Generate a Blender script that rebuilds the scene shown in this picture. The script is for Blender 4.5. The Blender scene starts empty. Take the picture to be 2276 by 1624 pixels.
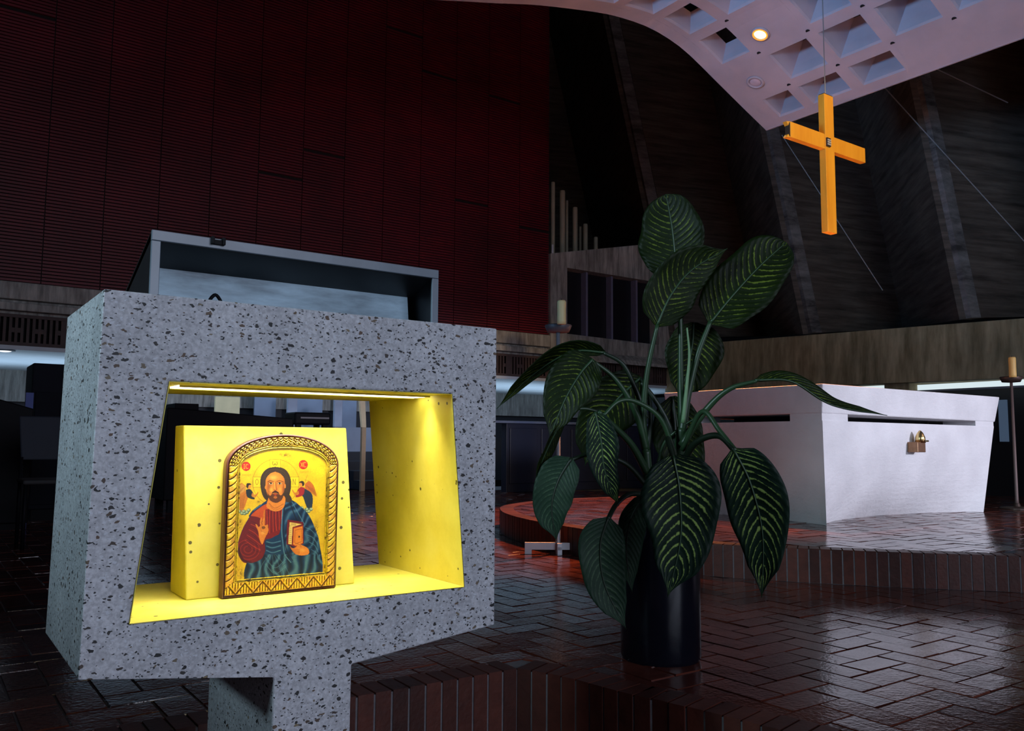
import bpy, bmesh, math, random
import numpy as np
from mathutils import Vector, Matrix, noise
random.seed(7)
scn = bpy.context.scene
COL = scn.collection
# ------------------------------------------------------------------ camera
FPX, CX, CY = 1871.0, 1138.0, 812.0
def _n(v): return v/np.linalg.norm(v)
_v1 = _n(np.array([3769-CX, 1000-CY, FPX])); _v2 = _n(np.array([-204-CX, 974-CY, FPX]))
_v2 = _n(_v2-_v1*_v1.dot(_v2)); _v3 = np.cross(_v1, _v2)
if _v3[1] > 0: _v3 = -_v3
R = np.stack([_v1, _v2, _v3], 1)          # camera axes (right, down, forward) from room axes
C0 = np.array([0, 0, .70])
def ray(x, y): return R.T @ np.array([(x-CX)/FPX, (y-CY)/FPX, 1.])
def pl(x, y, ax, val):                      # photo point met on the room plane axis=value
    d = ray(x, y); t = (val-C0[ax])/d[ax]; return C0+d*t
def dep(x, y, D): return C0+ray(x, y)*D
cam = bpy.data.cameras.new('camera'); camo = bpy.data.objects.new('camera', cam); COL.objects.link(camo)
M = Matrix.Identity(4)
for i in range(3):
    M[i][0] = R[0][i]; M[i][1] = -R[1][i]; M[i][2] = -R[2][i]; M[i][3] = C0[i]
camo.matrix_world = M
cam.sensor_width = 36; cam.lens = FPX/2276*36; cam.clip_start = .05; cam.clip_end = 200
scn.camera = camo
scn.view_settings.view_transform = 'Standard'; scn.view_settings.look = 'None'
scn.view_settings.exposure = 0; scn.view_settings.gamma = 1; scn.view_settings.use_curve_mapping = False
# ------------------------------------------------------------------ world, daylight and added fill lights
w = bpy.data.worlds.new('world'); scn.world = w; w.use_nodes = True
w.node_tree.nodes['Background'].inputs[0].default_value = (.45, .55, .8, 1)
w.node_tree.nodes['Background'].inputs[1].default_value = .0015
def aim(o, to): o.rotation_euler = (Vector(to)-o.location).to_track_quat('-Z', 'Y').to_euler()
def area(name, loc, to, sx, sy, P, col, spread=180):
    l = bpy.data.lights.new(name, 'AREA'); l.shape = 'RECTANGLE'; l.size = sx; l.size_y = sy
    l.energy = P; l.color = col; l.spread = math.radians(spread)
    o = bpy.data.objects.new(name, l); o.location = loc; COL.objects.link(o); aim(o, to); return o
def spot(name, loc, to, P, col, ang, blend=.5, r=.05):
    l = bpy.data.lights.new(name, 'SPOT'); l.energy = P; l.color = col; l.spot_size = math.radians(ang)
    l.spot_blend = blend; l.shadow_soft_size = r
    o = bpy.data.objects.new(name, l); o.location = loc; COL.objects.link(o); aim(o, to); return o
area('daylight_front', (1.6, -6.5, 2.6), (1.4, 2.0, .9), 5, 3.6, 290, (.72, .80, 1.0))
spot('daylight_left', (-5.0, 1.2, 2.7), (.24, 1.7, 1.32), 950, (.62, .88, 1.0), 20, .7, .5)
area('daylight_left_far', (-5.5, 3.5, 1.2), (5.8, 4.0, 4.4), 2.0, 1.2, 26, (.30, .58, 1.0), 34)
spot('altar_fill', (7.2, -3.0, 2.0), (6.2, 3.3, .75), 1450, (.80, .83, 1.0), 30, .6, .3)  # added spot that brightens the altar front, no lamp stands here
spot('lid_light', (8.6, -1.0, 3.6), (6.4, 3.3, 1.0), 60, (1.0, .68, .62), 40, .6, .2)
area('canopy_fill_low', (8.8, .2, .5), (6.0, 3.5, 4.5), 2.5, 1.0, 10, (.80, .72, 1.0), 150)  # unseen uplight added for the canopy underside, not a window
area('under_gallery_fill', (5.0, 11.4, .9), (5.0, 11.4, 1.7), 12, 1.6, 75, (.55, .78, 1.0), 150)  # unseen area light added to brighten the soffit from below
# ------------------------------------------------------------------ object helpers
def tag(o, label=None, cat=None, group=None, kind=None):
    if label: o['label'] = label
    if cat: o['category'] = cat
    if group: o['group'] = group
    if kind: o['kind'] = kind
    return o
def thing(name, label, cat, loc=(0, 0, 0), group=None):
    o = bpy.data.objects.new(name, None); o.location = loc; COL.objects.link(o); o.empty_display_size = .1
    return tag(o, label, cat, group)
class MB:
    def __init__(s): s.v = []; s.f = []; s.uv = None
    def add(s, vs, fs):
        n = len(s.v); s.v += [tuple(map(float, p)) for p in vs]; s.f += [tuple(i+n for i in f) for f in fs]
    def hexa(s, b, t):     # four bottom points and four top points, same winding
        s.add(list(b)+list(t), [(3, 2, 1, 0), (4, 5, 6, 7), (0, 1, 5, 4), (1, 2, 6, 5), (2, 3, 7, 6), (3, 0, 4, 7)])
    def box(s, a, b):
        x0, y0, z0 = a; x1, y1, z1 = b
        s.hexa([(x0, y0, z0), (x1, y0, z0), (x1, y1, z0), (x0, y1, z0)], [(x0, y0, z1), (x1, y0, z1), (x1, y1, z1), (x0, y1, z1)])
    def obox(s, c, ax, ay, az):  # centred box with half axes
        c = np.array(c, float); ax, ay, az = (np.array(q, float) for q in (ax, ay, az))
        s.hexa([c-ax-ay-az, c+ax-ay-az, c+ax+ay-az, c-ax+ay-az], [c-ax-ay+az, c+ax-ay+az, c+ax+ay+az, c-ax+ay+az])
    def prism(s, poly, fn, a, b):   # polygon extruded: fn(p, t) -> point
        n = len(poly); s.add([fn(p, a) for p in poly]+[fn(p, b) for p in poly],
              [tuple(range(n))[::-1], tuple(range(n, 2*n))]+[(i, (i+1) % n, n+(i+1) % n, n+i) for i in range(n)])
    def lathe(s, prof, c, n=40, cap=True):
        vs = []; fs = []
        for r, z in prof:
            for k in range(n):
                a = 2*math.pi*k/n; vs.append((c[0]+r*math.cos(a), c[1]+r*math.sin(a), c[2]+z))
        m = len(prof)
        for j in range(m-1):
            for k in range(n): fs.append((j*n+k, j*n+(k+1) % n, (j+1)*n+(k+1) % n, (j+1)*n+k))
        if cap: fs.append(tuple(range(n))[::-1]); fs.append(tuple(range((m-1)*n, m*n)))
        s.add(vs, fs)
    def tube(s, pts, rs, n=10):
        pts = [Vector(p) for p in pts]; m = len(pts)
        if not hasattr(rs, '__len__'): rs = [rs]*m
        up = None; vs = []; fs = []
        for i, p in enumerate(pts):
            t = (pts[min(i+1, m-1)]-pts[max(i-1, 0)]).normalized()
            if up is None: up = t.orthogonal().normalized()
            up = (up-t*up.dot(t)).normalized(); b = t.cross(up)
            for k in range(n):
                a = 2*math.pi*k/n; vs.append(p+(up*math.cos(a)+b*math.sin(a))*rs[i])
        for i in range(m-1):
            for k in range(n): fs.append((i*n+k, i*n+(k+1) % n, (i+1)*n+(k+1) % n, (i+1)*n+k))
        fs.append(tuple(range(n))[::-1]); fs.append(tuple(range((m-1)*n, m*n)))
        s.add(vs, fs)
    def build(s, name, mat, parent=None, smooth=False, bevel=0, recalc=True, seg=2):
        me = bpy.data.meshes.new(name); me.from_pydata(s.v, [], s.f)
        if recalc:
            bm = bmesh.new(); bm.from_mesh(me); bmesh.ops.recalc_face_normals(bm, faces=bm.faces); bm.to_mesh(me); bm.free()
        me.materials.append(mat)
        if smooth: me.polygons.foreach_set('use_smooth', [True]*len(me.polygons))
        o = bpy.data.objects.new(name, me); COL.objects.link(o)
        if parent:
            o.parent = parent; o.matrix_parent_inverse = Matrix.Translation(-Vector(parent.location)) if parent.type == 'EMPTY' else Matrix.Identity(4)
        if bevel:
            b = o.modifiers.new('bevel', 'BEVEL'); b.width = bevel; b.segments = seg; b.limit_method = 'ANGLE'; b.angle_limit = .6
        if smooth and not bevel:
            pass
        return o
def spline(P, n):                   # Catmull-Rom through the points
    P = [np.array(p, float) for p in P]; P = [2*P[0]-P[1]]+P+[2*P[-1]-P[-2]]; out = []
    m = len(P)-3
    for i in range(n+1):
        u = i/n*m; k = min(int(u), m-1); t = u-k; a, b, c, d = P[k:k+4]
        out.append(.5*((2*b)+(c-a)*t+(2*a-5*b+4*c-d)*t*t+(3*b-a-3*c+d)*t**3))
    return out
# ------------------------------------------------------------------ materials
def srgb(r, g, b):
    f = lambda c: (c/255/12.92 if c/255 <= .04045 else ((c/255+.055)/1.055)**2.4)
    return (f(r), f(g), f(b), 1)
class NT:
    def __init__(s, name):
        s.m = bpy.data.materials.new(name); s.m.use_nodes = True; s.t = s.m.node_tree
        s.b = s.t.nodes['Principled BSDF']; s.co = s.t.nodes.new('ShaderNodeTexCoord')
    def n(s, typ, **kw):
        nd = s.t.nodes.new('ShaderNode'+typ)
        for k, v in kw.items():
            if hasattr(nd, k): setattr(nd, k, v)
        return nd
    def L(s, a, b): s.t.links.new(a, b)
    def mapping(s, sc=(1, 1, 1), rot=(0, 0, 0), src='Object'):
        m = s.n('Mapping'); m.inputs['Scale'].default_value = sc; m.inputs['Rotation'].default_value = rot
        s.L(s.co.outputs[src], m.inputs[0]); return m.outputs[0]
    def noise(s, vec, scale, detail=4, rough=.5):
        t = s.n('TexNoise'); t.inputs['Scale'].default_value = scale; t.inputs['Detail'].default_value = detail
        t.inputs['Roughness'].default_value = rough
        if vec is not None: s.L(vec, t.inputs['Vector'])
        return t.outputs['Fac']
    def ramp(s, fac, stops, interp='LINEAR'):
        r = s.n('ValToRGB'); r.color_ramp.interpolation = interp; e = r.color_ramp.elements
        while len(e) < len(stops): e.new(.5)
        for k, (p, c) in enumerate(stops): e[k].position = p; e[k].color = c if len(c) == 4 else (*c, 1)
        s.L(fac, r.inputs[0]); return r.outputs[0]
    def math(s, op, a, b=None, clamp=False):
        m = s.n('Math', operation=op); m.use_clamp = clamp
        for k, x in enumerate((a, b)):
            if x is None: continue
            if isinstance(x, (int, float)): m.inputs[k].default_value = x
            else: s.L(x, m.inputs[k])
        return m.outputs[0]
    def mix(s, fac, a, b, mode='MIX'):
        m = s.n('MixRGB', blend_type=mode)
        for k, x in enumerate((fac, a, b)):
            if isinstance(x, (int, float)): m.inputs[k].default_value = x
            elif isinstance(x, tuple): m.inputs[k].default_value = x
            else: s.L(x, m.inputs[k])
        return m.outputs[0]
    def bump(s, h, strength=.3, dist=.01):
        b = s.n('Bump'); b.inputs['Strength'].default_value = strength; b.inputs['Distance'].default_value = dist
        s.L(h, b.inputs['Height']); s.L(b.outputs[0], s.b.inputs['Normal'])
    def set(s, col=None, rough=None, metal=None, spec=None, coat=None):
        if col is not None:
            if isinstance(col, tuple): s.b.inputs['Base Color'].default_value = col
            else: s.L(col, s.b.inputs['Base Color'])
        for k, v in (('Roughness', rough), ('Metallic', metal), ('Specular IOR Level', spec), ('Coat Weight', coat)):
            if v is None: continue
            if isinstance(v, (int, float)): s.b.inputs[k].default_value = v
            else: s.L(v, s.b.inputs[k])
        return s.m
def plain(name, col, rough=.5, metal=0, var=.15, sc=12, bump=.05, spec=.5):
    t = NT(name); v = t.mapping(); n = t.noise(v, sc, 5)
    c = t.mix(n, tuple(x*(1-var) for x in col[:3])+(1,), tuple(min(1, x*(1+var)) for x in col[:3])+(1,))
    t.bump(n, bump, .01); return t.set(c, rough, metal, spec)
def emit(name, col, st):
    t = NT(name); t.b.inputs['Emission Color'].default_value = col; t.b.inputs['Emission Strength'].default_value = st
    return t.set((0, 0, 0, 1), .5)
# terrazzo of the ambo
t = NT('terrazzo'); v = t.mapping()
base = t.ramp(t.noise(v, 9, 6, .6), [(.3, (.42, .425, .45)), (.7, (.57, .575, .60))])
fine = t.ramp(t.noise(v, 160, 3, .6), [(.35, (.78, .78, .80)), (.65, (1.2, 1.2, 1.22))])
base = t.mix(1, base, fine, 'MULTIPLY')
def chips(scale, thr, keep, seed, warp=.35):
    nz = t.n('TexNoise'); nz.inputs['Scale'].default_value = scale*.8; nz.inputs['Detail'].default_value = 2
    mp = t.n('Mapping'); mp.inputs['Rotation'].default_value = (0, .4+seed, 0); mp.inputs['Scale'].default_value = (1, 1, 1.5); mp.inputs['Location'].default_value = (seed, seed*1.7, seed*.6); t.L(t.co.outputs['Object'], mp.inputs[0])
    t.L(mp.outputs[0], nz.inputs['Vector'])
    ad = t.n('VectorMath', operation='MULTIPLY_ADD'); t.L(nz.outputs['Color'], ad.inputs[0]); ad.inputs[1].default_value = (warp/scale*2,)*3
    t.L(mp.outputs[0], ad.inputs[2])
    vo = t.n('TexVoronoi'); vo.inputs['Scale'].default_value = scale; t.L(ad.outputs[0], vo.inputs['Vector'])
    sep = t.n('SeparateColor'); t.L(vo.outputs['Color'], sep.inputs[0])
    siz = t.math('MULTIPLY', sep.outputs[1], thr)
    a = t.math('LESS_THAN', vo.outputs['Distance'], siz); b = t.math('LESS_THAN', sep.outputs[0], keep)
    return t.math('MULTIPLY', a, b), sep.outputs[2]
m1, c1 = chips(92, .45, .36, 1.3, .8); m2, c2 = chips(190, .46, .28, 5.1, .8); m3, c3 = chips(66, .42, .20, 9.7, .7); m4, c4 = chips(130, .55, .35, 14.2, 1.2)
base = t.mix(t.math('MULTIPLY', m4, .6), base, (.66, .70, .78, 1))
dk = t.ramp(c1, [(0, (.012, .012, .014)), (.55, (.03, .028, .03)), (.8, (.12, .075, .05)), (1, (.2, .17, .12))])
dk3 = t.ramp(c3, [(0, (.012, .014, .016)), (.5, (.03, .03, .03)), (.8, (.10, .06, .04)), (1, (.22, .17, .10))])
base = t.mix(m2, base, (.04, .04, .045, 1)); base = t.mix(m1, base, dk); base = t.mix(m3, base, dk3)
t.bump(t.noise(v, 60, 4), .15, .004); TERR = t.set(base, .62)
# yellow paint
t = NT('yellow_paint'); v = t.mapping()
c = t.ramp(t.noise(v, 6, 6, .65), [(.3, (.60, .50, .045)), (.55, (.74, .64, .085)), (.75, (.80, .72, .15))])
vo = t.n('TexVoronoi'); vo.inputs['Scale'].default_value = 60; t.L(t.mapping(), vo.inputs['Vector'])
sp = t.n('SeparateColor'); t.L(vo.outputs['Color'], sp.inputs[0])
pit = t.math('MULTIPLY', t.math('LESS_THAN', vo.outputs['Distance'], t.math('MULTIPLY', sp.outputs[1], .22)), t.math('LESS_THAN', sp.outputs[0], .30))
c = t.mix(pit, c, (.10, .08, .01, 1)); t.bump(t.math('SUBTRACT', t.noise(v, 30, 5), pit), .35, .002); YEL = t.set(c, .45)
# concretes
def concrete(name, lo, hi, stretch, sc=5, rough=.8, bump=.35):
    t = NT(name); v = t.mapping(stretch); v2 = t.mapping()
    n = t.noise(v, sc, 7, .65); n2 = t.noise(v2, sc*.35, 4, .6); n3 = t.noise(v2, 55, 3)
    c = t.ramp(n, [(.3, lo), (.7, hi)]); c = t.mix(.75, c, t.ramp(n2, [(.3, (.5, .5, .5)), (.7, (1.25, 1.22, 1.2))]), 'MULTIPLY')
    t.bump(t.mix(.3, n, n3), bump, .02); return t.set(c, rough)
CONV = concrete('board_marked_concrete', (.17, .16, .145), (.62, .60, .57), (6, 6, .7), 3)
CONB = concrete('stained_concrete_beam', (.22, .175, .085), (.58, .49, .30), (3.4, 3.4, .5), 2.6)
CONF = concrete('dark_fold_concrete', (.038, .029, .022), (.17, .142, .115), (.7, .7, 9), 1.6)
# red slats
t = NT('red_slats'); v = t.mapping(); c = t.ramp(t.noise(v, 1.3, 5, .6), [(.3, (.10, .001, .008)), (.7, (.19, .002, .014))])
RED = t.set(c, .55)
REDB = plain('red_backing', (.012, .001, .002), .8)
# glazed brick
t = NT('glazed_brick'); v = t.mapping()
at = t.n('Attribute'); at.attribute_name = 'tone'; sp = t.n('SeparateColor'); t.L(at.outputs['Color'], sp.inputs[0])
c = t.ramp(sp.outputs[0], [(0, (.040, .010, .007)), (.5, (.072, .018, .012)), (1, (.115, .032, .021))])
c = t.mix(.6, c, t.ramp(t.noise(v, 22, 5, .6), [(.3, (.55, .5, .5)), (.7, (1.3, 1.25, 1.2))]), 'MULTIPLY')
t.bump(t.mix(.4, t.noise(v, 9, 3), t.noise(v, 70, 3)), .16, .012)
BRICK = t.set(c, t.math('ADD', t.math('MULTIPLY', t.noise(v, 12, 4), .16), .06), spec=.5)
BRICKM = BRICK.copy(); BRICKM.name = 'matt_brick'; _b = BRICKM.node_tree.nodes['Principled BSDF']
for _l in list(_b.inputs['Roughness'].links): BRICKM.node_tree.links.remove(_l)
_b.inputs['Roughness'].default_value = .45; _b.inputs['Specular IOR Level'].default_value = .35
GROUT = plain('grout', (.13, .12, .13), .85, var=.4, sc=40, bump=.3)
# altar plaster
t = NT('white_plaster'); v = t.mapping((1, 1, 1.6)); n = t.noise(v, 26, 7, .7); n2 = t.noise(t.mapping(), 3, 4)
c = t.ramp(n2, [(.3, (.66, .64, .66)), (.7, (.80, .78, .80))]); t.bump(n, .55, .012); PLAS = t.set(c, .75)
t = NT('canopy_plaster'); v = t.mapping(); c = t.ramp(t.noise(v, 3, 5), [(.3, (.40, .39, .46)), (.7, (.48, .46, .54))])
t.bump(t.noise(v, 40, 4), .1, .004); CANO = t.set(c, .8)
WHITEP = plain('white_ceiling_plaster', (.62, .66, .72), .6, var=.3, sc=2)
WOOD_LIT = plain('black_wood_lit', (.14, .17, .21), .34, var=.5, sc=8, bump=.1)  # front edges of the desk, lightened to look as if facing the light
t = NT('board_with_sheen'); v = t.mapping((1, 1, 4)); c = t.ramp(t.noise(v, 3, 6, .6), [(.35, (.06, .09, .12)), (.6, (.40, .58, .70))])  # pale blue in the noise ramp stands in for a reflected sheen
t.bump(t.noise(v, 12, 5), .1, .004); BOARD = t.set(c, .38)
BLACK = plain('black_plastic', (.004, .004, .006), .6, spec=.15)
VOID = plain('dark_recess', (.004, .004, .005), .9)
NAVY = plain('navy_panel', (.022, .026, .055), .35, var=.3, sc=2)
NAVY2 = plain('dark_blue_grey_panel', (.02, .023, .036), .7, var=.3, sc=2)
METAL = plain('grey_painted_metal', (.30, .32, .36), .45, .3)
BROWNM = plain('brown_patina_metal', (.10, .065, .055), .45, .6)
WAX = plain('candle_wax', (.80, .66, .33), .5, var=.08); WAX.node_tree.nodes['Principled BSDF'].inputs['Subsurface Weight'].default_value = .15
WAX2 = plain('amber_candle_wax', (.80, .50, .16), .5, var=.08)
WICK = plain('wick', (.02, .02, .02), .9)
t = NT('cross_wood'); v = t.mapping((1, 1, .15)); c = t.ramp(t.noise(v, 14, 6, .6), [(.3, (.80, .34, .02)), (.7, (.92, .45, .035))]); t.bump(t.noise(v, 20, 4), .1, .004)
WOODC = t.set(c, .5)
BRONZE = plain('bronze', (.30, .17, .10), .4, .9, var=.3, sc=30); GOLDM = plain('gold_metal', (.85, .62, .28), .25, 1.0)
SILV = plain('silver_mosaic', (.9, .9, .9), .4, .1, var=.8, sc=120, bump=.5)
BRICKR = BRICK
WIRE = plain('steel_wire', (.30, .29, .29), .5, .5)
POT = plain('dark_glazed_pot', (.004, .005, .010), .22, var=.2)
SOIL = plain('soil', (.02, .013, .009), .95, var=.5, sc=60, bump=.8)
STEM = plain('petiole_green', (.022, .055, .022), .4, var=.3, sc=15)
STEMD = plain('dark_petiole_green', (.008, .018, .008), .45, var=.3, sc=15)
CREAM = plain('cream_panel', (.62, .50, .30), .7)
PALEB = plain('pale_blue_panel', (.25, .30, .42), .6, var=.3, sc=3)
GREYB = plain('grey_blue_post', (.30, .32, .42), .6)
PIPE = plain('organ_pipe_tin', (.50, .43, .31), .5, .0, var=.35, sc=4)
LAMP = emit('lamp_glow', (1, .62, .16, 1), 6); LAMPR = emit('lamp_rim_glow', (1, .36, .03, 1), 1.3); STRIPG = emit('strip_glow', (1, .96, .75, 1), 6)
GLASSD = plain('unlit_lamp_glass', (.55, .5, .6), .2)
SKYW = emit('daylight_pane', (.80, .95, 1.0, 1), .85); GLOWB = emit('dim_blue_glow', (.35, .55, .9, 1), .12)
# ------------------------------------------------------------------ floors of glazed brick
def inside(p, poly):
    x, y = p; c = False; n = len(poly)
    for i in range(n):
        x1, y1 = poly[i]; x2, y2 = poly[(i+1) % n]
        if (y1 > y) != (y2 > y) and x < (x2-x1)*(y-y1)/(y2-y1)+x1: c = not c
    return c
def edge_dist(p, line):
    P = np.array(p); best = 9
    for a, b in zip(line[:-1], line[1:]):
        a = np.array(a); b = np.array(b); d = b-a; t = np.clip(np.dot(P-a, d)/np.dot(d, d), 0, 1); best = min(best, np.linalg.norm(P-a-d*t))
    return best
def brick_floor(name, poly, edge, ztop, zbot, far=9):
    """slab with herringbone brick paving and a soldier course along the open edge"""
    slab = MB(); slab.prism(poly, lambda p, t: (p[0], p[1], t), zbot, ztop-.004)
    root = slab.build(name, GROUT); tag(root, kind='structure')
    mb = MB(); tone = []
    L, W, g = .205, .0985, .004; u = (L+g)/2
    xs = [p[0] for p in poly]; ys = [p[1] for p in poly]
    def put(cx, cy, hx, hy):
        if not inside((cx, cy), poly): return
        if math.hypot(cx, cy) > far: return
        fx = .579*cx+.811*cy
        if fx < .3: return
        tx, ty = random.gauss(0, .007), random.gauss(0, .007); dz = random.gauss(0, .0006)
        c = [(cx+sx*hx, cy+sy*hy) for sx, sy in ((-1, -1), (1, -1), (1, 1), (-1, 1))]
        if edge and edge_dist((cx, cy), edge) < .25:
            for e0, e1 in zip(edge[:-1], edge[1:]):
                if edge_dist((cx, cy), [e0, e1]) > .30: continue
                d = np.array(e1)-np.array(e0); d /= np.linalg.norm(d); nn = np.array([-d[1], d[0]])
                mid_ = (np.array(e0)+np.array(e1))/2
                if not inside(mid_+nn*.01, poly): nn = -nn
                out = []; dist = [float(np.dot(np.array(q)-np.array(e0), nn))-.104 for q in c]
                if min(dist) >= 0: continue
                # a reflex stretch of the edge must not cut bricks that lie past its own end
                al = float(np.dot(np.array((cx, cy))-np.array(e0), d)); L0 = float(np.linalg.norm(np.array(e1)-np.array(e0)))
                if al < -.02 or al > L0+.02: continue
                for i in range(len(c)):
                    q0, q1 = c[i], c[(i+1) % len(c)]; d0, d1 = dist[i], dist[(i+1) % len(c)]
                    if d0 >= 0: out.append(q0)
                    if (d0 >= 0) != (d1 >= 0): f_ = d0/(d0-d1); out.append((q0[0]+(q1[0]-q0[0])*f_, q0[1]+(q1[1]-q0[1])*f_))
                c = out
                if len(c) < 3: return
            gx, gy = sum(q[0] for q in c)/len(c), sum(q[1] for q in c)/len(c)
        else: gx, gy = cx, cy
        def pull(x, y): l = math.hypot(gx-x, gy-y)+1e-6; return (x+(gx-x)/l*.003, y+(gy-y)/l*.003)
        top = [(*pull(x, y), ztop+dz+(x-cx)*tx+(y-cy)*ty) for x, y in c]
        mid = [(x, y, ztop-.0035) for x, y in c]; N_ = len(c)
        mb.add(mid+top, [tuple(range(N_, 2*N_))]+[(i, (i+1) % N_, N_+(i+1) % N_, N_+i) for i in range(N_)]); tone.extend([random.random()]*(2*N_))
    n0 = int((max(xs)-min(xs)+max(ys)-min(ys))/u)+4
    x0, y0 = min(xs), min(ys)
    nx = int((max(xs)-x0)/u)+4; ny = int((max(ys)-y0)/u)+4
    for i in range(-2, nx):
        for j in range(-2, ny):
            k = (i-j) % 4
            cx = x0+i*u; cy = y0+j*u
            if k == 0: put(cx+u, cy+u/2, L/2, W/2)        # lies along x, covers (i,j),(i+1,j)
            elif k == 3: put(cx+u/2, cy+u, W/2, L/2)      # lies along y, covers (i,j),(i,j+1)
    sb = MB(); stone = []
    if edge:
        pts = []; acc = 0
        E = [np.array(e) for e in edge]
        tot = sum(np.linalg.norm(b-a) for a, b in zip(E[:-1], E[1:])); step = .0535; s = step/2
        while s < tot:
            r = s
            for a, b in zip(E[:-1], E[1:]):
                l = np.linalg.norm(b-a)
                if r <= l: break
                r -= l
            d = (b-a)/l; p = a+d*r; nrm = np.array([-d[1], d[0]])
            if not inside(p+nrm*.03, poly): nrm = -nrm
            hw = (step-.007)/2; o = p-nrm*.003+nrm*.055; j = random.gauss(0, .0006)
            sb.obox((o[0]+nrm[0]*0, o[1], (ztop+zbot)/2+.0015), np.array([*(d*hw), 0]), np.array([*(nrm*(.055+j)), 0]), (0, 0, (ztop-zbot)/2+.0))
            stone.extend([random.random()*.8]*8); s += step
    o = mb.build('brick_paving', BRICK, root, bevel=0)
    ca = o.data.color_attributes.new('tone', 'FLOAT_COLOR', 'POINT')
    ca.data.foreach_set('color', np.repeat(np.array(tone, dtype=np.float32)[:, None], 4, 1).ravel())
    so_ = sb.build('soldier_course', BRICKM, root)
    ca = so_.data.color_attributes.new('tone', 'FLOAT_COLOR', 'POINT')
    ca.data.foreach_set('color', np.repeat(np.array(stone, dtype=np.float32)[:, None], 4, 1).ravel())
    return root
ZL = -.205
mid_edge = [(-3.5, 2.20), (1.03, 2.195), (1.585, 2.18), (1.632, 2.07), (1.655, 1.98), (1.685, 1.78), (1.712, 1.70), (1.745, 1.57), (1.785, 1.37), (1.84, 1.1), (1.92, .7), (2.0, .2), (2.1, -1.5)]
mid_poly = mid_edge+[(12, -1.5), (12, 11.2), (-3.5, 11.2)]
lf = MB(); lf.box((-6, -6, ZL-.1), (4, 2.5, ZL)); tag(lf.build('floor', plain('dark_glazed_floor', (.05, .018, .014), .3, var=.4, sc=6)), kind='structure')
brick_floor('floor', mid_poly, mid_edge, 0, ZL, far=12.5)
pe = spline([(5.2, .8), (4.8, 1.35), (4.401, 1.905), (4.09, 2.25), (3.88, 2.51), (3.69, 2.775), (3.514, 3.07), (3.435, 3.45), (3.415, 3.95), (3.45, 4.30), (3.49, 4.6), (3.6, 5.02), (3.78, 5.42), (4.05, 5.80), (4.4, 6.05), (4.8, 6.22), (5.3, 6.28), (6.1, 6.2), (7.2, 5.9)], 90)
pe = [tuple(p) for p in pe]
brick_floor('floor', pe+[(9.2, 5.2), (9.6, 3.5), (9.2, 1.4), (7.5, .5)], pe, .17, 0.0, far=12.5)
# ------------------------------------------------------------------ red slatted wall and gallery
GY = 10.0
wb = MB(); wb.box((-5, GY+.03, 2.32), (7.82, GY+.25, 9.0)); rw = tag(wb.build('wall_back', REDB), kind='structure')
sl = MB(); xr = 7.82; k = 0
while xr > -4.5:
    x0 = xr-.565; z = 2.33; off = random.uniform(.8, 2.2)
    while z < 8.9:
        if abs(((z-off) % 2.2)) > .012: sl.box((x0+.005, GY, z), (xr-.005, GY+.03, z+.024))
        z += .0365
    xr = x0
sl.build('slat_panel', RED, rw, recalc=False)
fx = MB(); fx.box((-5, GY-.02, 2.14), (7.83, GY+.3, 2.322)); fx.box((-5, GY+.05, 1.99), (7.83, GY+.3, 2.14))
fx.box((-5, GY-.06, 2.02), (7.83, GY+.06, 2.10)); tag(fx.build('trim_1', CONV, bevel=.01), kind='structure')
def gp(px, py, y=GY): p = pl(px, py, 1, y); return (p[0], p[2])
O = [(7.83, 1.995), (7.83, 3.58), (9.93, 4.03), (10.45, 4.12), (11.06, 2.82), (11.12, 1.97)]
H = [(8.155, 2.37), (8.155, 3.40), (10.13, 3.40), (10.13, 2.34)]
gb = MB()
def wallpiece(poly): gb.prism(poly, lambda p, t: (p[0], t, p[1]), GY-.03, GY+.28)
wallpiece([O[0], O[1], (8.155, 3.65), H[0], (8.155, 1.993)]); wallpiece([(8.155, 3.4), (8.155, 3.65), O[2], (10.13, 4.07), (10.13, 3.4)])
wallpiece([(10.13, 1.975), (10.13, 4.07), O[3], O[4], O[5]]); wallpiece([(8.155, 1.993), H[0], H[3], (10.13, 1.975)])
gb.hexa([(7.83, GY-.03, 1.99), (11.1, GY-.03, 1.97), (11.1, GY-.30, 1.93), (7.83, GY-.12, 1.96)], [(7.83, GY-.03, 2.10), (11.1, GY-.03, 2.12), (11.1, GY-.06, 2.12), (7.83, GY-.05, 2.10)])
gw = tag(gb.build('wall_gallery', CONV), kind='structure')
vb = MB(); vb.box((8.1, GY+.18, 2.3), (10.2, GY+.26, 3.45)); vb.build('dark_glazing', plain('dark_gallery_glass', (.012, .012, .018), .35), gw)
for px, pt, pb in ((1310, 600, 752), (1366, 612, 757), (1421, 625, 765)):
    x = gp(px, 680)[0]; mm = MB(); mm.box((x-.02, GY+.06, 2.36), (x+.02, GY+.18, 3.40)); mm.build('mullion', plain('lilac_grey_mullion', (.22, .20, .30), .5), gw)
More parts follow.
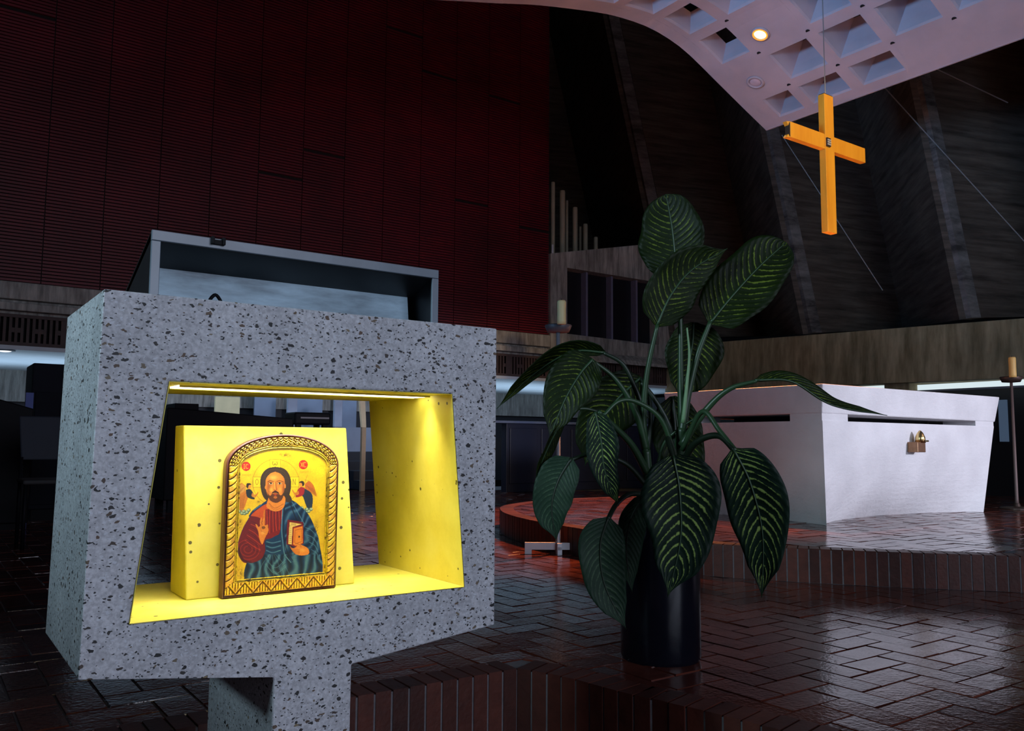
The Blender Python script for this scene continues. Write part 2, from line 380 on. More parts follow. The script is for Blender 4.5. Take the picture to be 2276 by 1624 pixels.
# slotted brick screen
gr = MB(); z0, z1 = 1.665, 1.985; x = -3.0; k = 0
gr.box((-3, GY+.02, z1-.03), (11.2, GY+.10, z1+.005)); gr.box((-3, GY+.02, z0), (11.2, GY+.10, z0+.035))
while x < 11.15:
    gr.box((x, GY+.03, z0+.03), (x+.027, GY+.10, z1-.025))
    if k % 4 < 2: gr.box((x+.02, GY+.035, 1.80), (x+.058, GY+.10, 1.85))
    if k % 13 == 12: gr.box((x, GY+.028, z0), (x+.09, GY+.10, z1-.02)); x += .035
    x += .053; k += 1
gt = tag(gr.build('trim_2', plain('brown_screen_brick', (.075, .045, .042), .7, var=.4), recalc=False), kind='structure')
bk = MB(); bk.box((-3, GY+.14, z0), (11.2, GY+.2, z1)); bk.build('dark_backing', VOID, gt)
uc = MB(); uc.box((-5, GY+.02, 1.62), (12, 13.1, 1.664)); ucl = tag(uc.build('ceiling', WHITEP), kind='structure')
rb = MB(); rb.box((-6, 13.0, 1.2), (12.5, 13.3, 1.7)); rwl = tag(rb.build('wall_rear', CONV), kind='structure'); rb = MB(); rb.box((-6, 13.06, 0), (12.5, 13.3, 1.2)); rb.build('dark_dado', plain('dark_dado_panel', (.02, .02, .028), .6), rwl)
rb = MB(); rb.box((7.84, GY+.3, 1.95), (11.1, 12.6, 2.0)); rb.build('gallery_deck', VOID, gw)
# under-gallery downlight
p = pl(10, 777, 2, 1.62); d = thing('recessed_downlight', 'small chrome downlight set in the pale soffit under the gallery, left edge', 'ceiling light', tuple(p))
m = MB(); m.lathe([(.10, -.004), (.10, -.012), (.07, -.014)], p, 32); m.build('trim_ring', METAL, d, True)
m = MB(); m.lathe([(.068, -.013), (.05, -.02), (.02, -.024)], p, 24); m.build('bulb', emit('small_bulb', (.9, .95, 1, 1), 1.2), d, True)
# ------------------------------------------------------------------ right wall: beam, window strip, folded concrete
def bandx(y): return 10.66-(y-4.2)*.052
def hexwall(mb, ya, yb, x0a, x0b, za0, za1, zb0, zb1, th=.4, lean=0):
    mb.hexa([(x0a, ya, za0), (x0b, yb, zb0), (x0b+th, yb, zb0), (x0a+th, ya, za0)], [(x0a+lean, ya, za1), (x0b+lean, yb, zb1), (x0b+th, yb, zb1), (x0a+th, ya, za1)])
bm_ = MB(); hexwall(bm_, -4, 4.484, bandx(-4), bandx(4.484), 1.50, 2.12, 1.50, 2.205, .7, .05); hexwall(bm_, 4.484, 9.062, bandx(4.484), bandx(9.062), 1.50, 2.205, 1.545, 2.322, .7, .05)
hexwall(bm_, 9.062, 10.05, bandx(9.062), bandx(10.05), 1.545, 2.322, 1.56, 2.34, .7, .05)
tag(bm_.build('wall_right', CONB), kind='structure')
wl = MB(); wl.box((11.35, -4, 0), (11.6, 13, 1.55)); tag(wl.build('wall_right', plain('dark_wall_panels', (.012, .012, .015), .5, var=.4, sc=2)), kind='structure')
def ypix(px, x, py=845): return pl(px, py, 0, x)[1]
ws = MB(); wy0 = ypix(2276, 10.95); wy1 = ypix(2034, 10.95)
wdw = MB(); wdw.box((10.95, -1.0, 1.42), (10.97, wy1, 1.50)); w1 = tag(wdw.build('window_1', SKYW), kind='structure')
ff = MB(); ff.box((10.9, -1.0, 1.40), (10.96, wy1, 1.425)); ff.box((10.9, wy1, 1.40), (10.96, wy1+.05, 1.5)); ff.build('window_frame', METAL, w1)
wdw = MB(); wdw.box((10.95, ypix(1975, 10.95), 1.44), (10.97, ypix(1905, 10.95), 1.52)); w2 = tag(wdw.build('window_2', SKYW), kind='structure')
ff = MB(); ff.box((10.9, ypix(1975, 10.95), 1.42), (10.96, ypix(1880, 10.95), 1.44)); ff.build('window_frame', METAL, w2)
pil = MB(); pil.box((10.75, ypix(2034, 10.9), 0), (11.2, ypix(1978, 10.9), 1.54)); tag(pil.build('trim_3', CONB, bevel=.01), kind='structure')
wdw = MB(); wdw.box((11.30, ypix(2240, 11.3, 980), .75), (11.34, ypix(2222, 11.3, 980), 1.28)); tag(wdw.build('glow_panel', GLOWB), kind='structure')  # bluish wall panel, its pale streak put in as emission
# folded wall
SL = .21
def bp(px, py, xb):  # base point on plane x=xb, top point on the same slanting line in the photo
    b = pl(px, py, 0, xb); tp = pl(px-SL*(py+160), -160, 0, xb-.9); return b, tp
folds = []
for (e, pyy) in ((1180, 770), (1500, 752), (1797, 741), (2147, 708), (2560, 690)):
    folds.append((bp(e, pyy, 10.45), bp(e+22, pyy, 10.62)))
vals = []
for (e, pyy, xv) in ((1370, 762, 12.2), (1700, 747, 12.2), (2010, 730, 12.2), (2400, 700, 12.2)):
    vals.append(bp(e, pyy, xv))
seq = []
for i, (E_, S_) in enumerate(folds):
    seq += [E_, S_]
    if i < len(vals): seq.append(vals[i])
fm = MB(); vs = []; 
nz = 14
for b, tpt in seq:
    for k in range(nz+1): vs.append(b+(tpt-b)*k/nz)
fs = []
ribs = []
for i in range(len(seq)-1):
    if i % 3 == 0: ribs.append(i); continue
    for k in range(nz): fs.append((i*(nz+1)+k, (i+1)*(nz+1)+k, (i+1)*(nz+1)+k+1, i*(nz+1)+k+1))
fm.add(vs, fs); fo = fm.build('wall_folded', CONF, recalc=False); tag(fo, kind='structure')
so = fo.modifiers.new('thick', 'SOLIDIFY'); so.thickness = .15; so.offset = 0
t = NT('rib_concrete_lit'); v = t.mapping((.6, .6, 2.2)); c = t.ramp(t.noise(v, 2.4, 5, .7), [(.35, (.05, .047, .045)), (.5, (.16, .155, .15)), (.7, (.30, .29, .28))]); t.bump(t.noise(v, 6, 5), .4, .02); RIB_LIT = t.set(c, .85)  # blotchy rib concrete, lightened so the strips look lit
for i in ribs:
    rm = MB(); rm.add(vs[i*(nz+1):(i+2)*(nz+1)], [(k, nz+1+k, nz+2+k, k+1) for k in range(nz)]); ro = rm.build('rib_edge', RIB_LIT, fo, recalc=False); sm_ = ro.modifiers.new('thick', 'SOLIDIFY'); sm_.thickness = .15; sm_.offset = 0
# tension wires in front of the folds
for (a, b, lab) in (((1738, 300, 10.0), (1962, 645, 10.6), 'thin steel wire slanting down behind the hanging cross'),
                    ((1962, 190, 9.8), (2330, 595, 10.6), 'long thin steel wire slanting to the right edge beside the cross'),
                    ((2075, 150, 9.8), (2240, 228, 10.4), 'short thin steel wire high up under the canopy edge at right')):
    m = MB(); m.tube([pl(a[0], a[1], 0, 9.2), pl(b[0], b[1], 0, 10.15)], .007, 8); tag(m.build('steel_wire', WIRE), lab, 'wire', 'steel wires across the folded wall')
# organ pipes
for i, (px, w_, pt, y, lab) in enumerate(((1229, 9, 405, 10.7, 'organ pipe touching the red wall, tallest of the set'), (1250, 12, 424, 10.6, 'wide organ pipe second from the red wall'), (1260, 6, 446, 10.9, 'narrow organ pipe behind the wide second pipe'),
        (1278, 11, 461, 10.7, 'organ pipe in the middle of the descending row'), (1291, 8, 504, 10.8, 'short narrow organ pipe right of the middle'), (1301, 10, 498, 10.65, 'short wide organ pipe right of the middle'), (1324, 9, 527, 10.7, 'shortest organ pipe at the right end of the row'))):
    c = pl(px, pt, 1, y); b = pl(px, 590, 1, y); r = w_*.579*c[0]/FPX*.6+.811*y*w_/FPX*.5; m = MB()
    m.lathe([(r*.5, 2.003-c[2]), (r, 2.3-c[2]), (r, -.02), (r*.9, 0)], c, 20); tag(m.build('organ_pipe', PIPE, smooth=False), lab, 'organ pipe', 'organ pipes above the gallery')
cb = pl(1228, 565, 1, 9.99); m = MB(); m.lathe([(.018, 0), (.018, .14), (.016, .15)], cb, 12)
tag(m.build('white_candle', plain('white_wax', (.8, .8, .85), .5)), 'tiny white candle on the gallery parapet beside the red wall', 'candle')
# ------------------------------------------------------------------ coffered canopy
PX = [1.2, 2.2, 3.202, 3.714, 4.179, 4.842, 5.15, 5.462, 5.74, 6.013, 6.47, 6.85, 7.193]
PZ = [3.55, 3.86, 4.15, 4.29, 4.42, 4.564, 4.605, 4.616, 4.582, 4.507, 4.31, 4.145, 4.0]
sp_ = spline(list(zip(PX, PZ)), 220); SX = np.array([p[0] for p in sp_]); SZ = np.array([p[1] for p in sp_])
SA = np.concatenate([[0], np.cumsum(np.hypot(np.diff(SX), np.diff(SZ)))]); SA -= SA[-1]    # arc from the low edge, negative inward
def surf(a, y, up=0):
    x = np.interp(a, SA, SX); z = np.interp(a, SA, SZ); e = .03
    tx = np.interp(a+e, SA, SX)-np.interp(a-e, SA, SX); tz = np.interp(a+e, SA, SZ)-np.interp(a-e, SA, SZ); l = math.hypot(tx, tz)+1e-9
    nx, nz_ = -tz/l, tx/l
    if nz_ < 0: nx, nz_ = -nx, -nz_
    return np.array([x+nx*up, y, z+nz_*up])
TIPY = 5.478; PIT = .532; A0 = -.455; APIT = .487    # node rows measured on the soffit
cn = MB(); TH = .20
rows = int((-SA[0]+A0)/APIT)-1; ncol = 14
def yk(k): return 4.88-PIT*k+.0          # node k
def an(r): return A0-APIT*r
alist = [0.0]+[an(r) for r in range(rows+1)]
SH = .0
ylist = [TIPY, yk(0)]+[yk(k) for k in range(1, ncol+1)]
def patch(a0, a1, y0, y1, up0=0, up1=0, n=4, m=1):
    vs = []; fs = []
    for i in range(n+1):
        a = a0+(a1-a0)*i/n
        vs += [surf(a, y0, up0), surf(a, y1, up0)]
    for i in range(n): fs.append((2*i, 2*i+1, 2*i+3, 2*i+2))
    cn.add(vs, fs)
def coffer(a0, a1, y0, y1, rib=.062, op=False):
    TH, hA, hY = (.17, .10, .11) if op else (.33, .075, .08)
    # soffit ring + splayed walls up to a smaller square opening
    ac, yc = (a0+a1)/2, (y0+y1)/2
    ha, hy = abs(a1-a0)/2, abs(y1-y0)/2
    N = 8
    def ring(fa, fy, up):
        pts = []
        for (s0, t0, s1, t1) in ((-1, -1, 1, -1), (1, -1, 1, 1), (1, 1, -1, 1), (-1, 1, -1, -1)):
            for i in range(N):
                s = s0+(s1-s0)*i/N; t = t0+(t1-t0)*i/N; pts.append(surf(ac+s*fa, yc+t*fy, up))
        return pts
    rings = [ring(ha, hy, 0), ring(ha-rib, hy-rib, 0), ring(ha-rib-.012, hy-rib-.012, .02)]
    for q in (.25, .5, .75, 1): rings.append(ring((ha-rib-.012)*(1-q)+hA*q, (hy-rib-.012)*(1-q)+hY*q, .02+(TH-.02)*q**.85))
    n0 = 4*N; vs = [p for r in rings for p in r]; fs = []
    for j in range(len(rings)-1):
        for i in range(n0): fs.append((j*n0+i, j*n0+(i+1) % n0, (j+1)*n0+(i+1) % n0, (j+1)*n0+i))
    cn.add(vs, fs)
lampcells = set()
# strip along the tip end and the low edge
for r in range(len(alist)-1):
    a0, a1 = alist[r+1], alist[r]
    yy = [TIPY, yk(0)]+[yk(k) for k in range(1, ncol+1)]
    for k in range(len(yy)-1):
        y1, y0 = yy[k], yy[k+1]
        if k == 0:
            if r == 0: coffer(a0, a1-.06, y0, y0+.40, .05); patch(a0, a1, y0+.40, y1); patch(a1-.06, a1, y0, y0+.40)
            else:
                if r == 1: patch(a0, a1, y0, y1)
                else: coffer(a0, a1, y0, y0+.46, op=True); patch(a0, a1, y0+.46, y1)
        elif r == 0 and k > 2: patch(a0, a1, y0, y1)
        elif r == 0: coffer(a0, a1-.06, y0, y1, .06); patch(a1-.06, a1, y0, y1, n=2)
        elif r == 2 and k == 1: patch(a0, a1, y0, y1)       # plain cell that holds the lit lamp
        else: coffer(a0, a1, y0, y1, op=r > 2)
cob = cn.build('ceiling', CANO, recalc=False); tag(cob, kind='structure')
bmn = bmesh.new(); bmn.from_mesh(cob.data); bmesh.ops.remove_doubles(bmn, verts=bmn.verts, dist=.0008); bmesh.ops.recalc_face_normals(bmn, faces=bmn.faces); bmn.to_mesh(cob.data); bmn.free()
# edge fascias of the canopy
ed = MB(); n = 40; vs = []; fs = []
for i in range(n+1):
    a = SA[0]*(1-i/n); vs += [surf(a, TIPY, 0), surf(a, TIPY, TH+.06), surf(a, TIPY-.02, TH+.06), surf(a, TIPY-.02, 0)]
for i in range(n):
    for k in range(4): fs.append((4*i+k, 4*i+(k+1) % 4, 4*i+4+(k+1) % 4, 4*i+4+k))
ed.add(vs, fs); q = surf(0, 0, 0); ed.box((q[0]-.01, yk(ncol), q[2]), (q[0]+.01, TIPY, q[2]+.3)); ed.build('canopy_edge', CANO, cob)
for r in range(0, rows):
    for k in range(0, 8):
        if r == 1 and k == 0: pass
        p = surf(an(r), yk(k)-.0, -.002)+np.array([0, .0, 0]); m = MB(); m.lathe([(.02, 0), (.02, .01)], p, 14); m.build('bolt_hole', VOID, cob)
# lit and unlit downlights in the canopy
def hitc(px, py):
    d = ray(px, py); best = None
    for tt in np.linspace(3, 15, 6000):
        P = C0+d*tt
        if P[2] >= np.interp(P[0], SX, SZ): return P
def tilt(p):  # surface normal (down)
    a = np.interp(p[0], SX, SA); n_ = surf(a, 0, 1)-surf(a, 0, 0); return Vector(-n_).normalized()
for px, py, lit in ((1690, 75, True), (1679, 182, False)):
    p = Vector(hitc(px, py)); nn = tilt(p)
    t_ = thing('ceiling_downlight', 'glowing orange downlight set in the coffered white canopy' if lit else 'unlit round downlight near the tip of the coffered canopy', 'ceiling light', tuple(p))
    q = nn.to_track_quat('Z', 'Y').to_matrix().to_4x4()
    def place(mb): mb.v = [tuple(q @ Vector(v_)+p) for v_ in mb.v]; return mb
    m = MB(); m.lathe([(.085, .001), (.085, .012), (.062, .016), (.06, .004)], (0, 0, 0), 40); place(m).build('trim_ring', CANO, t_, True)
    if lit: m = MB(); m.lathe([(.070, .0165), (.057, .0175)], (0, 0, 0), 40, cap=False); place(m).build('reflector', LAMPR, t_, True)
    m = MB(); m.lathe([(.058, .004), (.05, .010), (.02, .014)], (0, 0, 0), 32); place(m).build('bulb', LAMP if lit else GLASSD, t_, True)
    if lit:
        s_ = spot('downlight_lamp', tuple(p+nn*.05), (4.9, 5.1, 0), 2900, (1, .36, .13), 60, .4, .05)
        spot('downlight_cross', tuple(p+nn*.06), (5.95, 3.9, 2.9), 60, (1, .62, .2), 60, .5, .05)
spot('cross_light', (5.2, .4, 4.3), (5.93, 3.9, 2.95), 420, (1, .66, .25), 24, .4, .05)
# ------------------------------------------------------------------ hanging cross
cy_ = 3.9; ct = thing('hanging_cross', 'plain wooden cross hanging on a thin cable under the white canopy', 'cross', (5.9, cy_, 2.39))
zt, zb = 3.53, 2.39
def slab(mb, pts, y0, y1): mb.prism(pts, lambda p, t: (p[0], t, p[1]), y0, y1)
# vertical beam: a square post with one edge turned to the viewer
DC = .058
m = MB(); m.box((5.870, cy_, zb), (5.993, cy_+DC, zt)); m.build('upright_beam', WOODC, ct, bevel=.003)
xl, xr_ = 5.425, 6.44; zc0, zc1 = 3.068, 3.193
for x0, x1 in ((xl, 5.869), (5.994, xr_)):
    m = MB(); m.box((x0, cy_+.004, zc0), (x1, cy_+DC-.004, zc1)); m.build('cross_arm', WOODC, ct, bevel=.003)
DEND = plain('dark_end', (.06, .03, .01), .7)
m = MB(); m.box((xl-.006, cy_+.008, zc0+.006), (xl-.0005, cy_+DC-.008, zc1-.006)); m.build('end_cap', DEND, ct)
m = MB(); m.box((5.874, cy_+.004, zt+.0005), (5.989, cy_+DC-.004, zt+.006)); m.build('end_cap', DEND, ct)
for (za, zb2) in ((zc0, .03), (zc1, -.03)):
    m = MB(); m.hexa([(xl-.001, cy_+.006, za), (xl-.03, cy_+.02, za), (xl-.03, cy_+DC-.004, za), (xl-.001, cy_+DC-.004, za)], [(xl-.001, cy_+.006, za+zb2), (xl-.004, cy_+.02, za+zb2), (xl-.004, cy_+DC-.004, za+zb2), (xl-.001, cy_+DC-.004, za+zb2)]); m.build('end_bracket', WOODC, ct)
e0 = pl(1843, 316, 1, cy_-.01); m = MB(); m.box((e0[0]-.03, cy_-.012, e0[2]-.035), (e0[0]+.022, cy_, e0[2]+.035)); em = m.build('emblem', plain('dark_emblem', (.03, .02, .02), .5), ct)
for ix in range(3):
    for iz in range(3):
        m = MB(); x = e0[0]-.024+ix*.0155; z = e0[2]-.026+iz*.018; m.box((x, cy_-.016, z), (x+.012, cy_-.012, z+.013)); m.build('mosaic_piece', SILV, em)
hp = surf(np.interp(5.93, SX, SA), cy_+.05, .1); m = MB(); m.tube([(5.93, cy_+.03, zt), (5.93, cy_+.03, hp[2])], .004, 8); m.build('cable', WIRE, ct)
# ------------------------------------------------------------------ altar
al = thing('altar', 'massive white plaster altar with an overhanging slab on the brick platform', 'altar', (6.1, 4.05, .17))
ax0, ax1, ay0, ay1 = 4.926, 7.387, 3.344, 4.80
m = MB(); m.hexa([(ax0+.028, ay0+.03, .907), (ax1-.035, ay0+.03, .895), (ax1-.035, ay1-.03, .9), (ax0+.028, ay1-.03, .907)], [(ax0, ay0, 1.103), (ax1, ay0, 1.103), (ax1, ay1, 1.103), (ax0, ay1, 1.103)])
m.build('slab', PLAS, al, bevel=.008)
for (x0, x1, y0, y1) in ((ax0+.032, 5.255, ay0+.035, 3.63), (7.03, ax1-.055, ay0+.035, ay0+.3), (ax0+.032, 5.255, ay1-.3, ay1-.05), (7.03, ax1-.055, ay1-.3, ay1-.05)):
    m = MB(); m.box((x0, y0, .855), (x1, y1, .91)); m.build('spacer_block', PLAS, al)
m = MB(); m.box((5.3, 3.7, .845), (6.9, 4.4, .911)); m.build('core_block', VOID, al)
# body: a shell whose faces are drawn in near the ground
nU, nV = 24, 16
def bodypt(side, u, v):   # v 0 bottom..1 top
    xi0 = ax0+.03+(-.03+.0)*(1-v); xi1 = ax1-.06-.30*(1-v); yi0 = ay0+.03-.03*(1-v); yi1 = ay1-.04-.10*(1-v)
    q = math.sin(math.pi*min(1, u*1.0))**.6*(1-v)**2.6; z = .17+(.858-.17)*v
    if side == 0: x = xi0+(xi1-xi0)*u; return (x, yi0+.26*q, z)
    if side == 1: return (xi1-.16*q, yi0+(yi1-yi0)*u, z)
    if side == 2: return (xi1+(xi0-xi1)*u, yi1-.2*q, z)
    return (xi0+.10*q, yi1+(yi0-yi1)*u, z)
m = MB()
for s_ in range(4):
    vs = [bodypt(s_, i/nU, j/nV) for j in range(nV+1) for i in range(nU+1)]
    m.add(vs, [(j*(nU+1)+i, j*(nU+1)+i+1, (j+1)*(nU+1)+i+1, (j+1)*(nU+1)+i) for j in range(nV) for i in range(nU)])
tp = [bodypt(s_, 0, 1) for s_ in range(4)]; m.add(tp, [(0, 1, 2, 3)])
ab = m.build('body', PLAS, al)
# bronze dove lamp on the front face
bx = pl(2031, 988, 1, ay0+.01); bp_ = thing('bronze_wall_ornament', 'small bronze bracket with a gilt pointed figure on the altar face', 'ornament', (bx[0], bx[1], bx[2]))
m = MB(); m.box((bx[0]-.055, ay0-.05, bx[2]-.055), (bx[0]+.055, ay0+.03, bx[2]+.02)); m.build('bracket', BRONZE, bp_, bevel=.004)
m = MB(); m.lathe([(.038, -.005), (.034, .035), (.022, .065), (.006, .085)], (bx[0]+.02, ay0-.03, bx[2]+.02), 20); m.build('gilt_cone', GOLDM, bp_, True)
m = MB(); m.tube([(bx[0]+.02, ay0-.035, bx[2]+.028), (bx[0]+.11, ay0-.04, bx[2]+.028)], .007, 8); m.build('spout', GOLDM, bp_, True)
# ------------------------------------------------------------------ candle stands
def stand(base, h, plate_r, pole_r, lab, colp, polem, feet):
    t_ = thing('candle_stand', lab, 'candle stand', tuple(base), 'tall metal candle stands beside the altar')
    x, y, z = base
    m = MB()
    if feet:
        for a, L in ((2.52, .21), (-.62, .23), (-2.0, .05)):
            d_ = np.array([math.cos(a), math.sin(a), 0]); q_ = np.array([-d_[1], d_[0], 0])
            m.obox(np.array([x, y, z+.050])+d_*L/2, d_*L/2, q_*.016, (0, 0, .022)); m.obox(np.array([x, y, z+.025])+d_*(L-.022), d_*.022, q_*.0155, (0, 0, .025))
    else: m.lathe([(.13, 0), (.13, .012), (.03, .022), (.02, .05)], base, 32)
    m.build('base', polem, t_, bevel=.002)
    m = MB(); m.lathe([(pole_r*1.25, .02), (pole_r, .08), (pole_r*.8, h-.03)], base, 16); m.build('pole', colp, t_, True)
    m = MB(); m.lathe([(pole_r, h-.05), (plate_r*.80, h-.045), (plate_r, h-.005), (plate_r*.97, h), (plate_r*.75, h-.012), (.005, h-.012)], base, 36, cap=False); m.build('drip_plate', BROWNM if not feet else plain('dark_grey_metal', (.13, .12, .13), .5, .3), t_, True)
b1 = pl(1240, 1222, 2, 0); b1 = pl(1240, 1231, 2, 0); D1 = R[2] @ (b1-C0)
hz = dep(1248, 716, D1)[2]; stand(b1, hz, .088, .016, 'grey metal candle stand with three feet left of the plant', METAL, plain('pale_metal', (.5, .52, .56), .45, .2), True)
def candle(px, py0, py1, wpx, D, z0, mat, lab):
    c = dep(px, py1, D); c[2] = z0; h = dep(px, py0, D)[2]-z0; r = wpx*D/FPX/2
    t_ = thing('candle', lab, 'candle', tuple(c), 'candles on tall stands')
    m = MB(); m.lathe([(r*.98, 0), (r, .02), (r*.97, h*.5), (r*1.0, h-.01), (r*.85, h), (r*.5, h-.006), (.003, h-.008)], c, 28); m.build('wax', mat, t_, True)
    m = MB(); m.lathe([(.003, h-.01), (.002, h+.012)], c, 8); m.build('wick', WICK, t_)
candle(1248, 667, 713, 20, D1, hz-.012, WAX, 'cream pillar candle on the stand between the ambo and the plant')
b2 = pl(2261, 1131, 2, .17); D2 = R[2] @ (b2-C0)
b2p = dep(2250, 835, D2); h2 = b2p[2]-.17
stand(b2, h2, .088, .014, 'slender brown candle stand at the far right of the altar', plain('rose_brown_metal', (.22, .15, .14), .5, .3), BROWNM, False)
cc = dep(2243, 832, D2); c0_ = candle(2251, 793, 832, 15, D2, .17+h2-.012, WAX2, 'amber pillar candle on the stand right of the altar')
# ------------------------------------------------------------------ ambo
FY, BY = 1.477, 1.86
am = thing('ambo', 'grey terrazzo ambo with a yellow trapezoid opening on a narrow stem', 'ambo', (.62, 1.67, ZL))
OT = [(.243, .943), (1.014, .943), (1.014, .322), (.694, .288), (.694, ZL), (.546, ZL), (.546, .287), (.235, .330)]
HO = [(.351, .797), (.903, .797), (.938, .407), (.306, .407)]
g = .0012
HG = [(.351-g, .797+g), (.903+g, .797+g), (.938+g, .407-g), (.306-g, .407-g)]
m = MB()
def ring_face(y):
    n0 = len(m.v); m.v += [(x, y, z) for x, z in OT]+[(x, y, z) for x, z in HG]
    m.f += [(n0+0, n0+1, n0+9, n0+8), (n0+1, n0+2, n0+10, n0+9), (n0+7, n0+0, n0+8, n0+11), (n0+2, n0+3, n0+6, n0+7, n0+11, n0+10), (n0+3, n0+4, n0+5, n0+6)]
    return n0
a = ring_face(FY); b = ring_face(BY)
for i in range(8): m.f.append((a+i, a+(i+1) % 8, b+(i+1) % 8, b+i))
for i in range(4): m.f.append((a+8+i, a+8+(i+1) % 4, b+8+(i+1) % 4, b+8+i))
m.build('body', TERR, am, bevel=.004)
m = MB(); n0 = 0; vs = []
for y in (FY+.0005, BY-.0005):
    for P_ in (HO, [(.351-g*.9, .797+g*.9), (.903+g*.9, .797+g*.9), (.938+g*.9, .407-g*.9), (.306-g*.9, .407-g*.9)]): vs += [(x, y, z) for x, z in P_]
fs = []
for i in range(4):
    j = (i+1) % 4; fs += [(i, j, 8+j, 8+i), (4+i, 4+j, 12+j, 12+i), (i, j, 4+j, 4+i), (8+i, 8+j, 12+j, 12+i)]
m.add(vs, fs); m.build('niche_lining', YEL, am)
m = MB(); YB = 1.632
q = [pl(*p, 1, YB) for p in ((408, 945), (770, 955), (788, 1303), (413, 1336))]
x0t, x1t, zt_ = q[0][0], q[1][0], q[0][2]; x0b, x1b = q[3][0], q[2][0]
m.hexa([(x0b, YB, .407), (x1b, YB, .407), (x1b, YB+.115, .407), (x0b, YB+.115, .407)], [(x0t, YB, zt_), (x1t, YB, zt_), (x1t, YB+.06, zt_), (x0t, YB+.06, zt_)])
m.build('niche_block', YEL, am, bevel=.0025)
# light strip under the niche lintel
ls = thing('light_strip', 'thin glowing light strip under the lintel of the yellow niche', 'lamp', (.63, 1.585, .796))
m = MB(); m.box((.385, 1.552, .7945), (.893, 1.618, .7968)); m.build('diffuser', STRIPG, ls)
for y_ in (1.548, 1.618): m = MB(); m.box((.385, y_, .7935), (.893, y_+.004, .7968)); m.build('edge_rail', YEL, ls)
lo = area('light_strip_lamp', (.64, 1.570, .792), (.64, 1.570, .4), .50, .022, 2.1, (1, .95, .80), 88)
lo.rotation_euler = (0, 0, 0)
# ------------------------------------------------------------------ reading desk on the ambo
DY = 1.55; dx0, dx1, dz0, dz1 = .327, .909, .943, 1.067
rd = thing('reading_desk', 'black stained wooden reading desk standing on the grey ambo', 'lectern desk', (.62, DY, .943))
bky = pl(268, 645, 0, dx0)[1]
tk = .0135
side = [(DY, dz0), (DY, dz1), (bky, dz0+.022), (bky, dz0)]
WOOD_SHADE = plain('black_wood_shade', (.008, .009, .011), .4, var=.4)  # same desk wood, darkened to put the shade into its colour
for x in (dx0, dx1-tk):
    m = MB(); m.prism([(DY+.004, dz0), (DY+.004, dz1-.002), (bky, dz0+.022), (bky, dz0)], lambda p, t: (t, p[0], p[1]), x, x+tk-.001); m.build('side_panel', WOOD_SHADE, rd, bevel=.001)
m = MB(); m.hexa([(dx0, DY+.004, dz1-.018), (dx1, DY+.004, dz1-.018), (dx1, bky+.01, dz0+.006), (dx0, bky+.01, dz0+.006)], [(dx0, DY+.004, dz1), (dx1, DY+.004, dz1), (dx1, bky+.01, dz0+.024), (dx0, bky+.01, dz0+.024)]); m.build('sloping_top', WOOD_SHADE, rd, bevel=.001)
m = MB(); m.box((dx0+tk, DY+.005, dz0), (dx1-tk, bky, dz0+.006)); m.build('bottom_board', WOOD_SHADE, rd)
m = MB(); m.box((dx0, DY-.003, dz1-.0175), (dx1, DY+.0035, dz1+.001)); m.build('top_rail', WOOD_LIT, rd, bevel=.001)
for x in (dx0, dx1-tk-.002):
    m = MB(); m.box((x, DY-.003, dz0+.0005), (x+tk+.002, DY+.0035, dz1-.018)); m.build('stile', WOOD_LIT, rd, bevel=.001)
m = MB(); m.hexa([(dx0+tk, DY+.075, dz0+.008), (dx1-tk-.015, DY+.075, dz0+.008), (dx1-tk-.015, DY+.085, dz0+.008), (dx0+tk, DY+.085, dz0+.008)], [(dx0+tk, DY+.085, dz0+.083), (dx1-tk-.015, DY+.085, dz0+.083), (dx1-tk-.015, DY+.092, dz0+.080), (dx0+tk, DY+.092, dz0+.080)]); m.build('inner_board', BOARD, rd)
c = pl(484, 536, 1, DY-.004); m = MB(); m.box((c[0]-.0125, DY-.012, c[2]-.007), (c[0]-.007, DY+.01, c[2]+.007)); m.box((c[0]+.007, DY-.012, c[2]-.007), (c[0]+.0125, DY+.01, c[2]+.007)); m.box((c[0]-.008, DY-.008, c[2]-.007), (c[0]+.008, DY+.008, c[2]+.002)); m.build('microphone_clip', BLACK, rd, bevel=.001)
ccx = pl(480, 650, 1, DY+.02)[0]; m = MB(); m.tube(spline([(ccx-.012, DY+.02, .944), (ccx-.010, DY+.02, .958), (ccx, DY+.022, .968), (ccx+.010, DY+.024, .958), (ccx+.014, DY+.024, .944)], 20), .0032, 8); m.build('cable_loop', BLACK, rd, True)
# ------------------------------------------------------------------ painted icon
IY = 1.606                                   # front plane of the icon
_l = pl(492, 1331, 1, IY); _r = pl(746, 1305, 1, IY); _t = pl(611, 965, 1, IY); _s = pl(490, 1036, 1, IY)
IX = (_l[0]+_r[0])/2; IW = (_r[0]-_l[0])/2; IZ = .4072; IH = _t[2]-IZ; IS = _s[2]-IZ; IB = IH-IS
ic = thing('religious_icon', 'arched gilded icon of a haloed bearded figure with a book, leaning on the yellow block', 'icon', (IX, IY, IZ))
def outline(d, db=None, n=48):               # outline inset by d (bottom by db)
    db = d if db is None else db
    P_ = [(-IW+d, db), (IW-d, db)]
    for i in range(n+1):
        a = math.pi*i/n; P_.append(((IW-d)*math.cos(a), IS+(IB-d)*math.sin(a)))
    return P_
def ip(p, y): return (IX+p[0], y, IZ+p[1])
m = MB(); m.prism(outline(0), lambda p, t: ip(p, t), IY+.002, IY+.020)
BOARDM = plain('dark_red_brown_wood', (.07, .018, .012), .45, var=.4, sc=30)
m.build('board', BOARDM, ic, bevel=.0015)
m = MB(); oc = [ip(p, IY+.0015) for p in outline(.0022)]; oc = oc[1:]+[oc[0]]; oc.append(oc[0]); m.tube(oc, .0026, 8); m.build('rim', BOARDM, ic, True)
